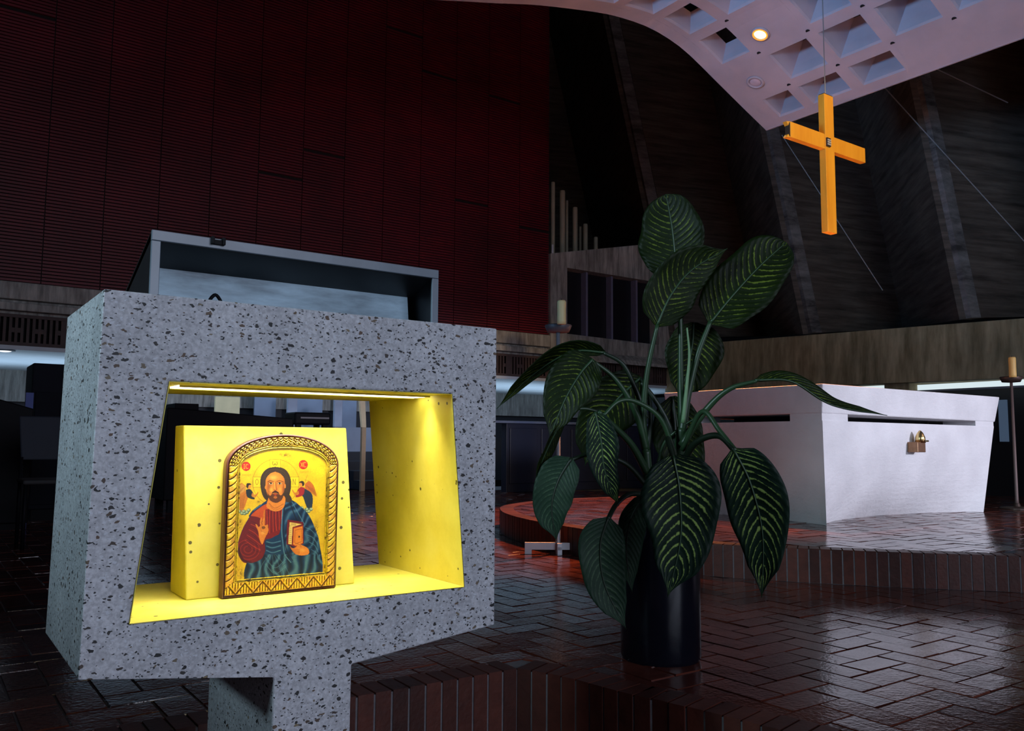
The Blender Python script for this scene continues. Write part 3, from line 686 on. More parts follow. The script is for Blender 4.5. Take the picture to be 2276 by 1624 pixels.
D1_, D2_, B1_, B2_ = .0055, .0205, .0065, .027
def inset(U, V):
    """how far inside the arched outline, sides and top; bottom measured apart"""
    r = np.hypot(U/IW, np.maximum(V-IS, 0)/IB)
    side = IW-np.abs(U); arch = (1-r)*np.where(r > 1e-6, np.hypot(U, np.maximum(V-IS, 0))/np.maximum(r, 1e-6), 1)
    return np.where(V > IS, arch, side)
class Paint:
    def __init__(s, X, Y): s.X, s.Y = X, Y; s.C = np.zeros((len(X), 3)); s.rng = np.random.RandomState(3)
    def fill(s, mask, col, a=1):
        al = (mask*a)[:, None]; s.C = s.C*(1-al)+np.array(col)*al
    def inp(s, P):
        X, Y = s.X, s.Y; c = np.zeros(len(X), bool); n = len(P)
        for i in range(n):
            x1, y1 = P[i]; x2, y2 = P[(i+1) % n]
            if y1 == y2: continue
            c ^= ((y1 > Y) != (y2 > Y)) & (X < (x2-x1)*(Y-y1)/(y2-y1)+x1)
        return c
    def smooth(s, P, n=6): 
        q = spline(list(P)+[P[0]], n*len(P)); return q
    def poly(s, P, col, a=1, sm=True): m_ = s.inp(s.smooth(P) if sm else P); s.fill(m_.astype(float), col, a); return m_
    def dist(s, P):
        d = np.full(len(s.X), 1e9)
        for (x1, y1), (x2, y2) in zip(P[:-1], P[1:]):
            dx, dy = x2-x1, y2-y1; t = np.clip(((s.X-x1)*dx+(s.Y-y1)*dy)/(dx*dx+dy*dy+1e-9), 0, 1)
            d = np.minimum(d, np.hypot(s.X-x1-t*dx, s.Y-y1-t*dy))
        return d
    def line(s, P, col, w, a=1, sm=True):
        if sm and len(P) > 2: P = spline(P, 5*len(P))
        s.fill(np.clip((w/2+1.6-s.dist(P))/3.2, 0, 1), col, a)
    def ell(s, cx, cy, rx, ry, col, a=1): s.fill((((s.X-cx)/rx)**2+((s.Y-cy)/ry)**2 < 1).astype(float), col, a)
    def glow(s, cx, cy, rx, ry, col, a=1, mask=None):
        k = np.exp(-(((s.X-cx)/rx)**2+((s.Y-cy)/ry)**2)*1.5)
        if mask is not None: k = k*mask
        s.fill(k, col, a)
def vnoise(X, Y, s, seed=0):
    rs = np.random.RandomState(seed); G = rs.rand(64, 64); x = X/s; y = Y/s; xi = np.floor(x).astype(int); yi = np.floor(y).astype(int); fx = x-xi; fy = y-yi
    fx = fx*fx*(3-2*fx); fy = fy*fy*(3-2*fy); g = lambda a, b: G[a % 64, b % 64]
    return (g(xi, yi)*(1-fx)+g(xi+1, yi)*fx)*(1-fy)+(g(xi, yi+1)*(1-fx)+g(xi+1, yi+1)*fx)*fy
def S(r, g_, b): return srgb(r, g_, b)[:3]
def to_sheet(U, V):                          # board metres -> drawing sheet units
    P3 = np.stack([IX+U, np.full_like(U, IY), IZ+V], 1)-C0; q = P3 @ R.T
    return ((q[:, 0]/q[:, 2]*FPX+CX)-470)*3.69, ((q[:, 1]/q[:, 2]*FPX+CY)-920)*3.69
def grid(step, keep):
    nu = int(2*IW/step)+1; nv = int(IH/step)+2
    us = -IW+np.arange(nu)*step; vs = np.arange(nv)*step
    U, V = np.meshgrid(us, vs); U = U.ravel(); V = V.ravel(); k = keep(U, V)
    idx = -np.ones(nu*nv, int); idx[k] = np.arange(k.sum()); I = idx.reshape(nv, nu)
    a, b, c, d = I[:-1, :-1].ravel(), I[:-1, 1:].ravel(), I[1:, 1:].ravel(), I[1:, :-1].ravel(); ok = (a >= 0) & (b >= 0) & (c >= 0) & (d >= 0)
    return U[k], V[k], np.stack([a, b, c, d], 1)[ok]
def sheetmesh(name, U, V, F, H, C, mat, parent):
    me = bpy.data.meshes.new(name); n = len(U); me.vertices.add(n); co = np.stack([IX+U, IY-H, IZ+V], 1).astype(np.float32); me.vertices.foreach_set('co', co.ravel())
    me.loops.add(len(F)*4); me.polygons.add(len(F)); me.loops.foreach_set('vertex_index', F.ravel().astype(np.int32)); me.polygons.foreach_set('loop_start', np.arange(0, len(F)*4, 4, dtype=np.int32))
    me.polygons.foreach_set('use_smooth', [True]*len(F)); me.update(calc_edges=True); me.validate()
    ca = me.color_attributes.new('paint', 'FLOAT_COLOR', 'POINT'); ca.data.foreach_set('color', np.concatenate([C, np.ones((n, 1))], 1).astype(np.float32).ravel())
    me.materials.append(mat); o = bpy.data.objects.new(name, me); COL.objects.link(o); o.parent = parent; o.matrix_parent_inverse = Matrix.Translation(-Vector(parent.location)); return o
def paintmat(name, rough, metal=0, spec=.5):
    t = NT(name); a = t.n('Attribute'); a.attribute_name = 'paint'; t.L(a.outputs['Color'], t.b.inputs['Base Color']); t.b.inputs['Roughness'].default_value = rough
    t.b.inputs['Metallic'].default_value = metal; t.b.inputs['Specular IOR Level'].default_value = spec; return t.m
# --- picture
U, V, F = grid(.00062, lambda U, V: (inset(U, V) > .021) & (V > .030))
X, Y = to_sheet(U, V); p = Paint(X, Y)
n1 = vnoise(X, Y, 60, 1); n2 = vnoise(X, Y, 17, 2); n3 = vnoise(X, Y, 5, 3)
GOLD = np.array(S(236, 205, 30)); GOLD2 = np.array(S(222, 178, 18)); p.C[:] = GOLD*n1[:, None]+GOLD2*(1-n1[:, None])
worn = np.clip((np.minimum(inset(U, V)-.021, (V-.03)*1.2)*-90+.75), 0, 1)*np.clip((n2*.6+n3*.6-.55)*5, 0, 1)
p.fill(worn, S(70, 45, 8), .75)
for k, (gx, gy, rx, ry) in enumerate(((235, 900, 20, 60), (235, 1300, 30, 60), (860, 960, 20, 100), (600, 335, 70, 18), (385, 720, 14, 14), (880, 1230, 18, 60))):
    p.glow(gx, gy, rx, ry, S(60, 40, 8), .8, np.clip((n3+n2*.5-.6)*3, 0, 1))
INK = S(45, 30, 8)
th = np.linspace(0, 2*math.pi, 80)
p.line([(527+190*math.cos(a), 560+190*math.sin(a)) for a in th], INK, 2.6, .8, False)
for b in ((478, 371, 565, 440), (340, 515, 430, 600), (640, 515, 716, 596)):
    p.poly([(b[0], b[1]), (b[2], b[1]), (b[2], b[3]), (b[0], b[3])], GOLD, 1, False); p.line([(b[0], b[1]), (b[2], b[1]), (b[2], b[3]), (b[0], b[3]), (b[0], b[1])], INK, 2.6, .8, False)
def strokes(L_, col, w): 
    for q in L_: p.line(q, col, w, 1, len(q) > 2)
strokes([[(504, 388), (500, 402), (505, 416), (515, 416), (520, 405), (525, 416), (535, 416), (539, 402), (534, 390)]], INK, 4.5)           # omega
strokes([[(372, 532), (362, 545), (362, 565), (372, 578), (382, 565), (382, 545), (372, 532)]], INK, 3)                                     # O
strokes([[(667, 580), (667, 532)], [(667, 532), (687, 578)], [(687, 578), (687, 532)]], INK, 3)                                               # N
for cx_, cy__ in ((283, 428), (752, 414)):
    p.ell(cx_, cy__, 37, 38, S(150, 22, 10)); p.ell(cx_, cy__, 33, 34, S(214, 40, 18))
YL = S(235, 190, 60)
strokes([[(268, 412), (268, 448)], [(262, 412), (274, 412)], [(262, 448), (274, 448)], [(300, 416), (290, 411), (283, 420), (281, 432), (288, 446), (300, 444)]], YL, 3.5)
strokes([[(730, 396), (750, 432)], [(750, 396), (731, 432)], [(774, 400), (762, 394), (755, 406), (755, 420), (763, 434), (775, 430)]], YL, 3.5)
FA = S(165, 120, 10)
for x0_, y0_ in ((252, 494), (724, 470)):
    for k in range(5):
        xx = x0_+k*15; p.line([(xx, y0_), (xx+2, y0_+14)], FA, 2, .8); p.line([(xx, y0_+(7 if k % 2 else 0)), (xx+9, y0_+(3 if k % 2 else 1))], FA, 2, .8); p.line([(xx+9, y0_+1), (xx+8, y0_+13)], FA, 1.5, .7)
# winged attendants
def angel(sg, ox, oy, robe, robe2, wing):
    q = lambda L_: [(ox+sg*x, oy+y) for x, y in L_]
    p.poly(q([(-40, 25), (-75, 0), (-108, 30), (-128, 80), (-135, 125), (-95, 100), (-50, 80)]), S(190, 120, 20)); p.poly(q([(-42, 30), (-72, 8), (-100, 35), (-118, 85), (-60, 80)]), wing)
    for k in range(5): p.line(q([(-50-k*6, 35+k*7), (-90-k*6, 55+k*10), (-122-k*1, 78+k*9)]), S(120, 75, 15), 1.6, .8)
    p.poly(q([(-35, 60), (-85, 90), (-105, 130), (-100, 215), (-75, 240), (-50, 200), (-25, 130), (5, 100)]), robe)
    p.poly(q([(-40, 55), (-5, 50), (20, 80), (35, 130), (5, 130), (-30, 110)]), robe2)
    p.poly(q([(10, 80), (40, 95), (60, 70), (62, 85), (40, 115), (10, 110)]), S(200, 130, 40))
    p.ell(ox-sg*14, oy+28, 17, 21, S(215, 145, 55)); p.poly(q([(-38, 30), (-30, 3), (-5, 2), (6, 14), (-15, 18), (-22, 45)]), S(55, 38, 20))
    for k in range(5): p.line(q([(-40-k*10, 80+k*7), (-55-k*8, 140+k*10), (-62-k*6, 205)]), S(60, 40, 20), 1.8, .55)
    for k, (x, y) in enumerate(((-90, 232), (-70, 248), (-48, 250), (-30, 240), (-15, 222), (-55, 232))): p.ell(ox+sg*x, oy+y, 16, 14, S(100, 120, 90)); p.ell(ox+sg*(x-3), oy+y-3, 11, 9, S(175, 190, 150))
angel(1, 320, 565, S(200, 125, 35), S(40, 50, 50), S(205, 150, 70))
angel(-1, 724, 548, S(45, 60, 75), S(165, 45, 45), S(195, 110, 40))
p.line([(330, 570), (352, 690)], S(210, 170, 60), 3); p.line([(785, 500), (762, 570)], S(120, 90, 40), 2); p.line([(764, 540), (800, 548)], S(120, 90, 40), 2)
# mantle and tunic
BLUE = S(18, 62, 96); BLUD = S(4, 18, 34); BLUL = S(105, 150, 168); RED_ = S(118, 26, 16); REDD = S(62, 12, 14); REDL = S(214, 86, 22)
body = [(455, 705), (400, 745), (340, 790), (305, 850), (262, 925), (232, 1000), (212, 1085), (222, 1160), (262, 1215), (290, 1225), (285, 1300), (290, 1368), (600, 1345), (890, 1318), (892, 1200), (885, 1060), (850, 940), (800, 830), (740, 765), (640, 700)]
mB = p.poly(body, BLUE, 1)
mR = p.poly([(470, 722), (400, 765), (345, 800), (310, 850), (262, 930), (235, 1000), (214, 1085), (226, 1165), (262, 1215), (330, 1220), (405, 1188), (440, 1130), (440, 1035), (520, 1010), (570, 960), (585, 850), (590, 720)], RED_)
p.poly([(318, 835), (360, 795), (440, 740), (470, 760), (440, 820), (425, 880), (395, 850), (350, 838)], S(198, 88, 20)); p.poly([(425, 790), (450, 790), (440, 900), (418, 900)], S(205, 120, 30))
mC = p.poly([(440, 780), (585, 790), (582, 940), (520, 1000), (448, 1020), (440, 940)], S(132, 28, 14))
for k in range(11):
    x = 452+k*12.5; p.line([(x, 790), (x+random.uniform(-6, 6), 880), (x+random.uniform(-8, 8), 985-k*5)], REDD if k % 2 else REDL, 4, .75)
for k in range(9):                            # right sleeve folds
    p.line([(330-k*8, 880+k*22), (370-k*4, 900+k*26), (400, 960+k*22)], (REDD, REDL)[k % 2], 4, .7)
for k in range(6):
    a = np.linspace(-.6, 4.6, 24); rr = 16+k*13; p.line([(300+rr*1.15*math.cos(t_), 1110+rr*math.sin(t_)) for t_ in a if 214 < 300+rr*1.15*math.cos(t_)], (REDD, REDL)[k % 2], 4, .38)
p.poly([(225, 1080), (214, 1120), (235, 1185), (280, 1215), (330, 1215), (270, 1190), (240, 1140)], REDD, .8)
# lower blue drapery
dr = p.poly([(445, 1040), (520, 1000), (560, 965), (580, 800), (600, 720), (650, 700), (740, 765), (800, 830), (850, 940), (885, 1060), (892, 1318), (600, 1345), (290, 1368), (285, 1225), (330, 1222), (405, 1190), (440, 1120)], BLUE)
ph = X*.085+vnoise(X, Y, 90, 9)*8+Y*.012; fold = np.sin(ph)
p.fill(np.clip(fold, 0, 1)**1.5*dr*(Y > 1150), BLUL, .55); p.fill(np.clip(-fold, 0, 1)*dr*(Y > 1150), BLUD, .85)
ph2 = (X+Y*.9)*.07+vnoise(X, Y, 80, 12)*7; f2 = np.sin(ph2); up = dr*(Y < 1150)*(X > 600)
p.fill(np.clip(f2, 0, 1)**2*up, BLUL, .45); p.fill(np.clip(-f2, 0, 1)*up, BLUD, .7)
p.line([(585, 730), (578, 850), (575, 960), (585, 1060), (600, 1150), (650, 1215)], BLUL, 7, .8); p.line([(600, 730), (592, 850), (590, 960), (602, 1060), (625, 1140), (665, 1200)], BLUD, 7, .9)
p.line([(640, 720), (690, 850), (720, 900)], BLUD, 10, .8); p.line([(660, 720), (720, 830), (760, 900)], BLUL, 5, .7); p.line([(400, 748), (340, 795), (312, 835)], BLUE, 14); p.line([(412, 740), (345, 788)], BLUL, 4)
for k in range(5): p.line([(450, 1045+k*18), (500, 1055+k*20), (565, 1040+k*19)], (BLUL, BLUD)[k % 2], 6, .75)
for k in range(9): p.line([(500+k*6-24, 1150), (505+(k-4)*22, 1230), (510+(k-4)*34, 1330)], (BLUL, BLUD)[k % 2], 4, .4)
for k in range(4): p.line([(440, 1150+k*26), (520, 1235+k*24), (610, 1160+k*30)], (BLUD, BLUL)[k % 2], 5, .45)
p.line([(290, 1365), (600, 1343), (890, 1318)], BLUD, 12, .8); p.line([(755, 1305), (775, 1325), (790, 1318)], S(220, 225, 220), 5)
for k in range(7): p.line([(770+k*8, 930+k*30), (815+k*8, 950+k*32), (872, 1010+k*30)], (BLUL, BLUD)[k % 2], 5, .6)
# hair, neck, face
HAIR = S(70, 52, 26); SK = S(224, 142, 48); SKD = S(140, 72, 24); SKL = S(246, 190, 90)
p.poly([(620, 640), (652, 680), (655, 712), (620, 722), (596, 690)], HAIR)
p.poly([(522, 432), (460, 445), (415, 490), (399, 550), (405, 620), (425, 680), (460, 715), (500, 720), (580, 715), (628, 680), (650, 610), (650, 540), (628, 480), (585, 442)], HAIR)
for k in range(7):
    p.line([(522, 452+k*6), (460-k*-4, 470+k*7), (425+k*4, 540), (425+k*5, 640)], (S(110, 84, 45), S(45, 32, 16))[k % 2], 3, .7); p.line([(525, 452+k*6), (590-k*4, 475+k*7), (632-k*4, 540), (630-k*4, 640)], (S(110, 84, 45), S(45, 32, 16))[k % 2], 3, .7)
p.poly([(472, 670), (592, 670), (600, 740), (570, 785), (515, 796), (465, 775), (450, 745)], SK); p.line([(470, 730), (520, 770), (590, 735)], SKD, 5, .7); p.line([(480, 752), (520, 786), (575, 765)], SKD, 4, .6)
mF = p.poly([(522, 472), (480, 488), (448, 530), (442, 590), (455, 650), (485, 700), (525, 722), (565, 705), (590, 655), (600, 590), (596, 530), (565, 490)], SK)
p.glow(470, 600, 22, 80, SKD, .7, mF); p.glow(592, 610, 16, 90, SKD, .8, mF); p.glow(505, 520, 40, 22, SKL, .9, mF); p.glow(490, 620, 18, 22, SKL, .8, mF); p.glow(560, 618, 14, 22, SKL, .6, mF)
mb_ = p.poly([(456, 640), (478, 668), (500, 655), (520, 650), (545, 655), (572, 665), (592, 640), (580, 695), (545, 724), (510, 724), (475, 700)], S(75, 42, 16), .9)
p.poly([(498, 650), (505, 634), (522, 628), (540, 634), (548, 652), (523, 644)], S(60, 30, 14)); p.ell(523, 660, 13, 6, S(180, 70, 40)); p.ell(523, 682, 15, 10, S(200, 120, 40), .8)
p.line([(500, 640), (492, 664)], S(60, 30, 14), 5); p.line([(546, 640), (556, 664)], S(60, 30, 14), 5)
p.line([(460, 556), (480, 545), (508, 553)], S(60, 34, 14), 4.5); p.line([(534, 552), (560, 545), (586, 556)], S(60, 34, 14), 4.5)
for ex in (486, 558):
    p.ell(ex, 569, 19, 8, S(235, 205, 150)); p.ell(ex, 568, 8, 8, S(50, 36, 16)); p.line([(ex-20, 569), (ex, 558), (ex+20, 569)], S(50, 26, 10), 3.5); p.line([(ex-18, 572), (ex, 580), (ex+18, 572)], SKD, 3, .8)
p.line([(526, 556), (530, 600), (534, 618), (522, 626), (510, 620)], S(120, 56, 18), 4.5); p.line([(518, 560), (518, 612)], SKL, 5, .9); p.ell(444, 600, 7, 16, SK); p.ell(602, 590, 7, 18, SK)
# blessing hand
p.poly([(385, 985), (445, 985), (432, 1030), (415, 1068), (395, 1030)], SK); p.poly([(378, 940), (400, 915), (448, 912), (466, 945), (455, 985), (425, 1003), (392, 992)], SK)
p.poly([(384, 960), (372, 935), (360, 905), (368, 902), (384, 925), (400, 950)], SK); p.poly([(400, 925), (395, 885), (405, 850), (414, 852), (410, 890), (416, 920)], SK); p.poly([(416, 920), (416, 880), (428, 850), (437, 855), (428, 890), (432, 920)], SK)
p.poly([(436, 925), (455, 905), (463, 915), (458, 950), (445, 955)], SK); p.ell(425, 930, 16, 12, S(120, 74, 20), .9); p.line([(400, 930), (410, 960), (440, 972)], SKD, 3, .8); p.line([(410, 890), (412, 925)], SKD, 2.5, .8); p.glow(420, 975, 20, 14, SKL, .7)
# book
p.poly([(622, 865), (752, 885), (756, 1060), (700, 1092), (613, 1068)], S(120, 24, 14), 1, False); p.poly([(640, 885), (740, 902), (664, 925), (660, 1070), (628, 1062)], S(232, 200, 110), 1, False)
p.poly([(664, 928), (752, 908), (753, 1062), (690, 1092), (656, 1076)], S(140, 36, 16), 1, False); p.poly([(674, 936), (746, 918), (747, 1056), (690, 1080), (668, 1068)], S(226, 140, 40), 1, False)
p.line([(684, 952), (738, 938), (739, 1045), (690, 1062), (681, 1052), (684, 952)], S(150, 70, 20), 3.5, 1, False); p.ell(718, 1005, 7, 9, S(90, 40, 14))
for k in range(9): p.line([(636, 915+k*17), (652, 918+k*17)], S(90, 70, 30), 2.2)
for k in range(3): p.line([(652, 895+k*7), (690, 900+k*6)], S(90, 70, 30), 2)
p.poly([(638, 1075), (660, 1098), (690, 1090), (712, 1060), (722, 1056), (730, 1068), (790, 1100), (796, 1145), (740, 1158), (690, 1148), (662, 1120)], SK); 
for k in range(4): p.line([(648+k*6, 1088+k*12), (690, 1108+k*12), (722, 1112+k*10)], SKD, 3, .85)
p.line([(700, 1062), (725, 1072), (735, 1092)], SKD, 3, .8); p.glow(745, 1115, 28, 16, SKL, .6)
C = np.clip(p.C, 0, 1)**1.18*.80*(.88+.24*n3[:, None]); sheetmesh('painting', U, V, F, np.full(len(U), .0008), C, paintmat('icon_paint', .30, 0, .5), ic)
# --- carved gilt frame
U, V, F = grid(.00058, lambda U, V: ((inset(U, V) > D1_-.0012) & (V > B1_-.0012)) & ((inset(U, V) < D2_+.001) | (V < B2_+.001)))
dI = inset(U, V); H = np.full(len(U), .0015); G = np.ones(len(U)); nA = vnoise(U*1e4, V*1e4, 14, 5); nB = vnoise(U*1e4, V*1e4, 60, 6)
bot = (V < B2_) & (dI > (V-B1_)/(B2_-B1_)*(D2_-D1_)*.9+D1_*.0) ; arch = (V > IS) & ~bot; side = ~bot & ~arch
t_ = (dI-D1_)/(D2_-D1_)
def tri(x): f_ = x-np.floor(x); return np.abs(f_-.5)*2
sg = np.where(U < 0, 1, 1); fr = (V/.0125+(t_-.5)*.9*np.where(U < 0, -1, 1)+.18*np.sin(t_*3)); gs = tri(fr)
groove_s = np.clip((gs-.74)*6, 0, 1)
ang = np.arctan2((V-IS)/IB, U/IW); zg = tri(ang*8.6)                     # arch scallops in two rows
r1 = np.abs(t_-(.66-.30*zg)); r2 = np.abs(t_-(.98-.30*zg)); r3 = np.abs(t_-(.30-.22*zg))
groove_a = np.clip(np.maximum(np.maximum(1-r1*9, 1-r2*9), 1-r3*9)*1.6, 0, 1)*1.0
groove_a = np.maximum(groove_a, ((t_ > .12) & (t_ < .62) & (zg > .62) & (t_ < .62-.3*(1-zg)))*.75)
tb = (V-B1_)/(B2_-B1_); zb_ = tri(U/.034+.1); groove_b = np.clip(1.5-np.abs(tb-zb_*.95)*11, 0, 1)
dart = tri(U/.0052+.2); groove_b = np.maximum(groove_b, np.clip((dart-.62)*6, 0, 1)*((tb < zb_*.95-.12) & (tb > .06) | (tb > zb_*.95+.25)))
gr_ = np.where(bot, groove_b, np.where(arch, groove_a, groove_s))
edge_ = np.clip(1-np.minimum(np.abs(t_-.0), np.abs(t_-1))*12, 0, 1); gr_ = np.maximum(gr_, np.where(bot, np.clip(1-np.abs(tb)*12, 0, 1), edge_)*.7)
H = .0035-.0022*gr_+.0006*nB
gold = np.array(S(228, 190, 40)); gold2 = np.array(S(200, 140, 50)); C = gold*nB[:, None]+gold2*(1-nB[:, None]); C = C*(1-gr_[:, None]*.93)+np.array(S(52, 22, 8))*gr_[:, None]*.93
C *= (.75+.5*nA[:, None]); sheetmesh('carved_frame', U, V, F, H, np.clip(C, 0, 1), paintmat('carved_gilding', .38, .25), ic)
for k, (dd, bb, rr) in enumerate(((.0215, .0285, .0016), (.0255, .0325, .0013))):
    t = NT('worn_gilding'); v = t.mapping(); c = t.ramp(t.noise(v, 160, 5, .7), [(.36, (.06, .025, .006)), (.50, (.62, .46, .03)), (.8, (.80, .62, .06))]); GILT = t.set(c, .35, .3)
    m = MB(); oc = [ip(p_, IY-.0012) for p_ in outline(dd, bb, 60)]; oc = oc[1:]+[oc[0]]; oc.append(oc[0]); m.tube(oc, rr, 8); m.build('moulding', GILT, ic, True)
# ------------------------------------------------------------------ dieffenbachia in its pot
pb = pl(1485, 1484, 2, 0); fw = _n(np.array([R[2][0], R[2][1], 0])); pr = 176/2*2.78/FPX; pc = pb+fw*pr; pc[2] = 0
pd = thing('potted_dieffenbachia', 'large variegated dumb cane plant in a dark cylindrical pot on the brick floor', 'potted plant', tuple(pc))
Dp = R[2] @ (pc-C0); ph_ = dep(1485, 1186, Dp-pr)[2]+.02
m = MB(); m.lathe([(pr*.96, 0), (pr, .012), (pr, ph_-.01), (pr*.985, ph_), (pr*.93, ph_), (pr*.92, ph_-.03), (.002, ph_-.032)], pc, 64, cap=False); m.build('pot', POT, pd, True)
m = MB(); m.lathe([(pr*.92, ph_-.022), (.002, ph_-.012)], pc, 32, cap=False); m.build('soil', SOIL, pd, True)
def leafmat(name, base, base2, vein, keep, under=False):
    t = NT(name); uv = t.n('UVMap'); sp_ = t.n('SeparateXYZ'); t.L(uv.outputs[0], sp_.inputs[0]); x, y = sp_.outputs[0], sp_.outputs[1]
    ax = t.math('ABSOLUTE', t.math('SUBTRACT', x, .5)); nz = t.noise(t.mapping(), 26, 3, .6)
    bend = t.math('MULTIPLY', t.math('POWER', ax, 1.35), -.62)
    k = t.math('ADD', t.math('ADD', y, bend), t.math('MULTIPLY', nz, .028)); fr_ = t.math('FRACT', t.math('MULTIPLY', k, 15)); ln = t.math('ABSOLUTE', t.math('SUBTRACT', fr_, .5))
    n2_ = t.noise(t.mapping(), 75, 5, .8); n3_ = t.noise(t.mapping(), 13, 2)
    wid = t.math('MULTIPLY', t.math('SUBTRACT', t.math('ADD', t.math('MULTIPLY', n2_, .9), t.math('MULTIPLY', n3_, .5)), keep), .8)
    marg = t.math('SUBTRACT', 1, t.math('MULTIPLY', t.math('SUBTRACT', ax, .30), 9, ), True)
    st = t.math('MULTIPLY', t.math('MULTIPLY', t.math('SUBTRACT', wid, ln), 9, True), t.math('MINIMUM', marg, 1), True)
    st = t.math('MULTIPLY', st, t.math('GREATER_THAN', ax, .02))
    side = t.ramp(t.noise(t.mapping(), 7, 4), [(.3, base), (.7, base2)]); c = t.mix(st, side, vein)
    mid = t.math('LESS_THAN', ax, .018); c = t.mix(t.math('MULTIPLY', mid, .55), c, tuple(min(1, q*2.4) for q in base2[:3])+(1,))
    t.bump(t.math('MULTIPLY', t.math('SUBTRACT', .5, ln), 1), .30, .006)
    t.b.inputs['Sheen Weight'].default_value = .0
    return t.set(c, .5, spec=.16)
LV = leafmat('variegated_leaf', (.003, .011, .007, 1), (.006, .022, .012, 1), (.27, .40, .10, 1), .54)
LD = leafmat('dark_green_leaf', (.003, .0075, .0008, 1), (.008, .018, .002, 1), (.11, .15, .018, 1), .58)
LU = leafmat('leaf_underside', (.010, .027, .016, 1), (.018, .042, .024, 1), (.05, .09, .05, 1), .56)
def leaf(mid, wl, wr, D0, D1=None, roll=0, cup=.12, mat=LD, wave=.02, tipp=1.0, seed=0, basew=.30, blunt=0):
    """mid: midrib from base to tip in photo points; wl/wr half widths (photo px) to either side; D distance at base/tip"""
    D1 = D0 if D1 is None else D1; rs = random.Random(seed); nL, nW = 44, 14
    ms = spline(mid, nL); P3 = [Vector(dep(q[0], q[1], D0+(D1-D0)*i/nL)) for i, q in enumerate(ms)]
    vs = []; fs = []; uvs = []
    ph0 = rs.uniform(0, 6)
    for i, c in enumerate(P3):
        t = i/nL; T = (P3[min(i+1, nL)]-P3[max(i-1, 0)]).normalized(); vd = (c-Vector(C0)).normalized(); sd = T.cross(vd).normalized(); nn = sd.cross(T).normalized()
        a = math.radians(roll); s2 = sd*math.cos(a)+nn*math.sin(a); n2 = nn*math.cos(a)-sd*math.sin(a)
        prof = (math.sin(math.pi*min(1, (t*.93+.07))**.78))**.62 if t < 1 else 0
        prof = max(0, math.sin(math.pi*(t*.955+.045)**.80))**.70; 
        if blunt: prof = max(0, 1-abs(2*(t*.97+.03)**.92-1)**2.5)**.5
        tb_ = .97 if blunt else .84
        if t > tb_: prof *= max(0, (1-t)/(1-tb_))**(.5 if blunt else .75)
        if t < .06: prof *= basew+(1-basew)*t/.06
        Dc = (c-Vector(C0)).length
        for j in range(nW+1):
            x = j/nW*2-1; hw = (wl if x < 0 else wr)*prof*Dc/FPX/max(.35, math.cos(a))
            lat = abs(x)*hw; fold = cup*(abs(x)**1.3)*hw; wv = wave*hw*abs(x)**2*math.sin(t*17+ph0+(2 if x > 0 else 0))
            hw *= 1+.055*math.sin(t*11+ph0*2+(1.5 if x > 0 else 0))*math.sin(math.pi*t); q = c+s2*(x*hw)+n2*(-fold+wv*2.2); vs.append(q); uvs.append((j/nW, t))
    for i in range(nL):
        for j in range(nW): a0 = i*(nW+1)+j; fs.append((a0, a0+1, a0+nW+2, a0+nW+1))
    me = bpy.data.meshes.new('leaf'); me.from_pydata([tuple(v) for v in vs], [], fs); uvl = me.uv_layers.new(name='UVMap')
    for li, lp in enumerate(me.loops): uvl.data[li].uv = uvs[lp.vertex_index]
    me.polygons.foreach_set('use_smooth', [True]*len(me.polygons)); me.materials.append(mat)
    o = bpy.data.objects.new('leaf', me); COL.objects.link(o); o.parent = pd; o.matrix_parent_inverse = Matrix.Translation(-Vector(pd.location))
    s_ = o.modifiers.new('thickness', 'SOLIDIFY'); s_.thickness = .0012; s_.offset = 0
    mr = MB(); w0 = 3.2*D0/FPX; mr.tube([P3[k]+(Vector(C0)-P3[k]).normalized()*.0008 for k in range(0, nL+1, 2)], [w0*(1-.85*k/nL)+.0004 for k in range(0, nL+1, 2)], 6)
    mr.build('midrib', STEM if mat is not LU else STEMD, o if False else pd, True)
    return o
def petiole(pts, r0, r1, D0, D1=None, mat=STEM, name='petiole'):
    D1 = D0 if D1 is None else D1; n = 26; s_ = spline(pts, n); m = MB()
    m.tube([dep(q[0], q[1], D0+(D1-D0)*i/n) for i, q in enumerate(s_)], [(r0+(r1-r0)*i/n)*D0/FPX for i in range(n+1)], 10); return m.build(name, mat, pd, True)
DB = Dp
# canes rising from the soil
petiole([(1445, 1200), (1440, 1120), (1440, 1060), (1436, 1000)], 13, 10, DB+.00, DB, STEM, 'cane')
petiole([(1500, 1200), (1503, 1110), (1508, 1020), (1516, 950)], 15, 12, DB+.02, DB, STEM, 'cane')
# upright leaves
leaf([(1505, 612), (1500, 560), (1493, 500), (1480, 431)], 64, 72, DB+.06, DB+.08, 8, .10, LD, seed=1, blunt=1)
petiole([(1516, 960), (1513, 850), (1512, 720), (1506, 600)], 9, 4, DB+.01, DB+.06)
leaf([(1460, 724), (1492, 655), (1540, 598), (1617, 552)], 50, 62, DB-.02, DB-.02, -14, .16, LD, seed=2)
petiole([(1436, 1010), (1430, 930), (1438, 830), (1461, 722)], 9, 4.5, DB, DB-.02)
leaf([(1578, 718), (1630, 655), (1690, 590), (1748, 538)], 66, 62, DB+.02, DB+.06, 10, .12, LD, seed=3, blunt=1)
petiole([(1516, 960), (1528, 880), (1550, 790), (1579, 714)], 11, 5, DB, DB+.02)
leaf([(1542, 716), (1538, 770), (1526, 830), (1508, 882)], 54, 66, DB+.10, DB+.10, 6, .12, LD, seed=4)
petiole([(1518, 940), (1526, 860), (1532, 790), (1527, 728)], 5, 2, DB-.01, DB-.01, plain('pale_shoot', (.16, .28, .14), .4), 'new_shoot')
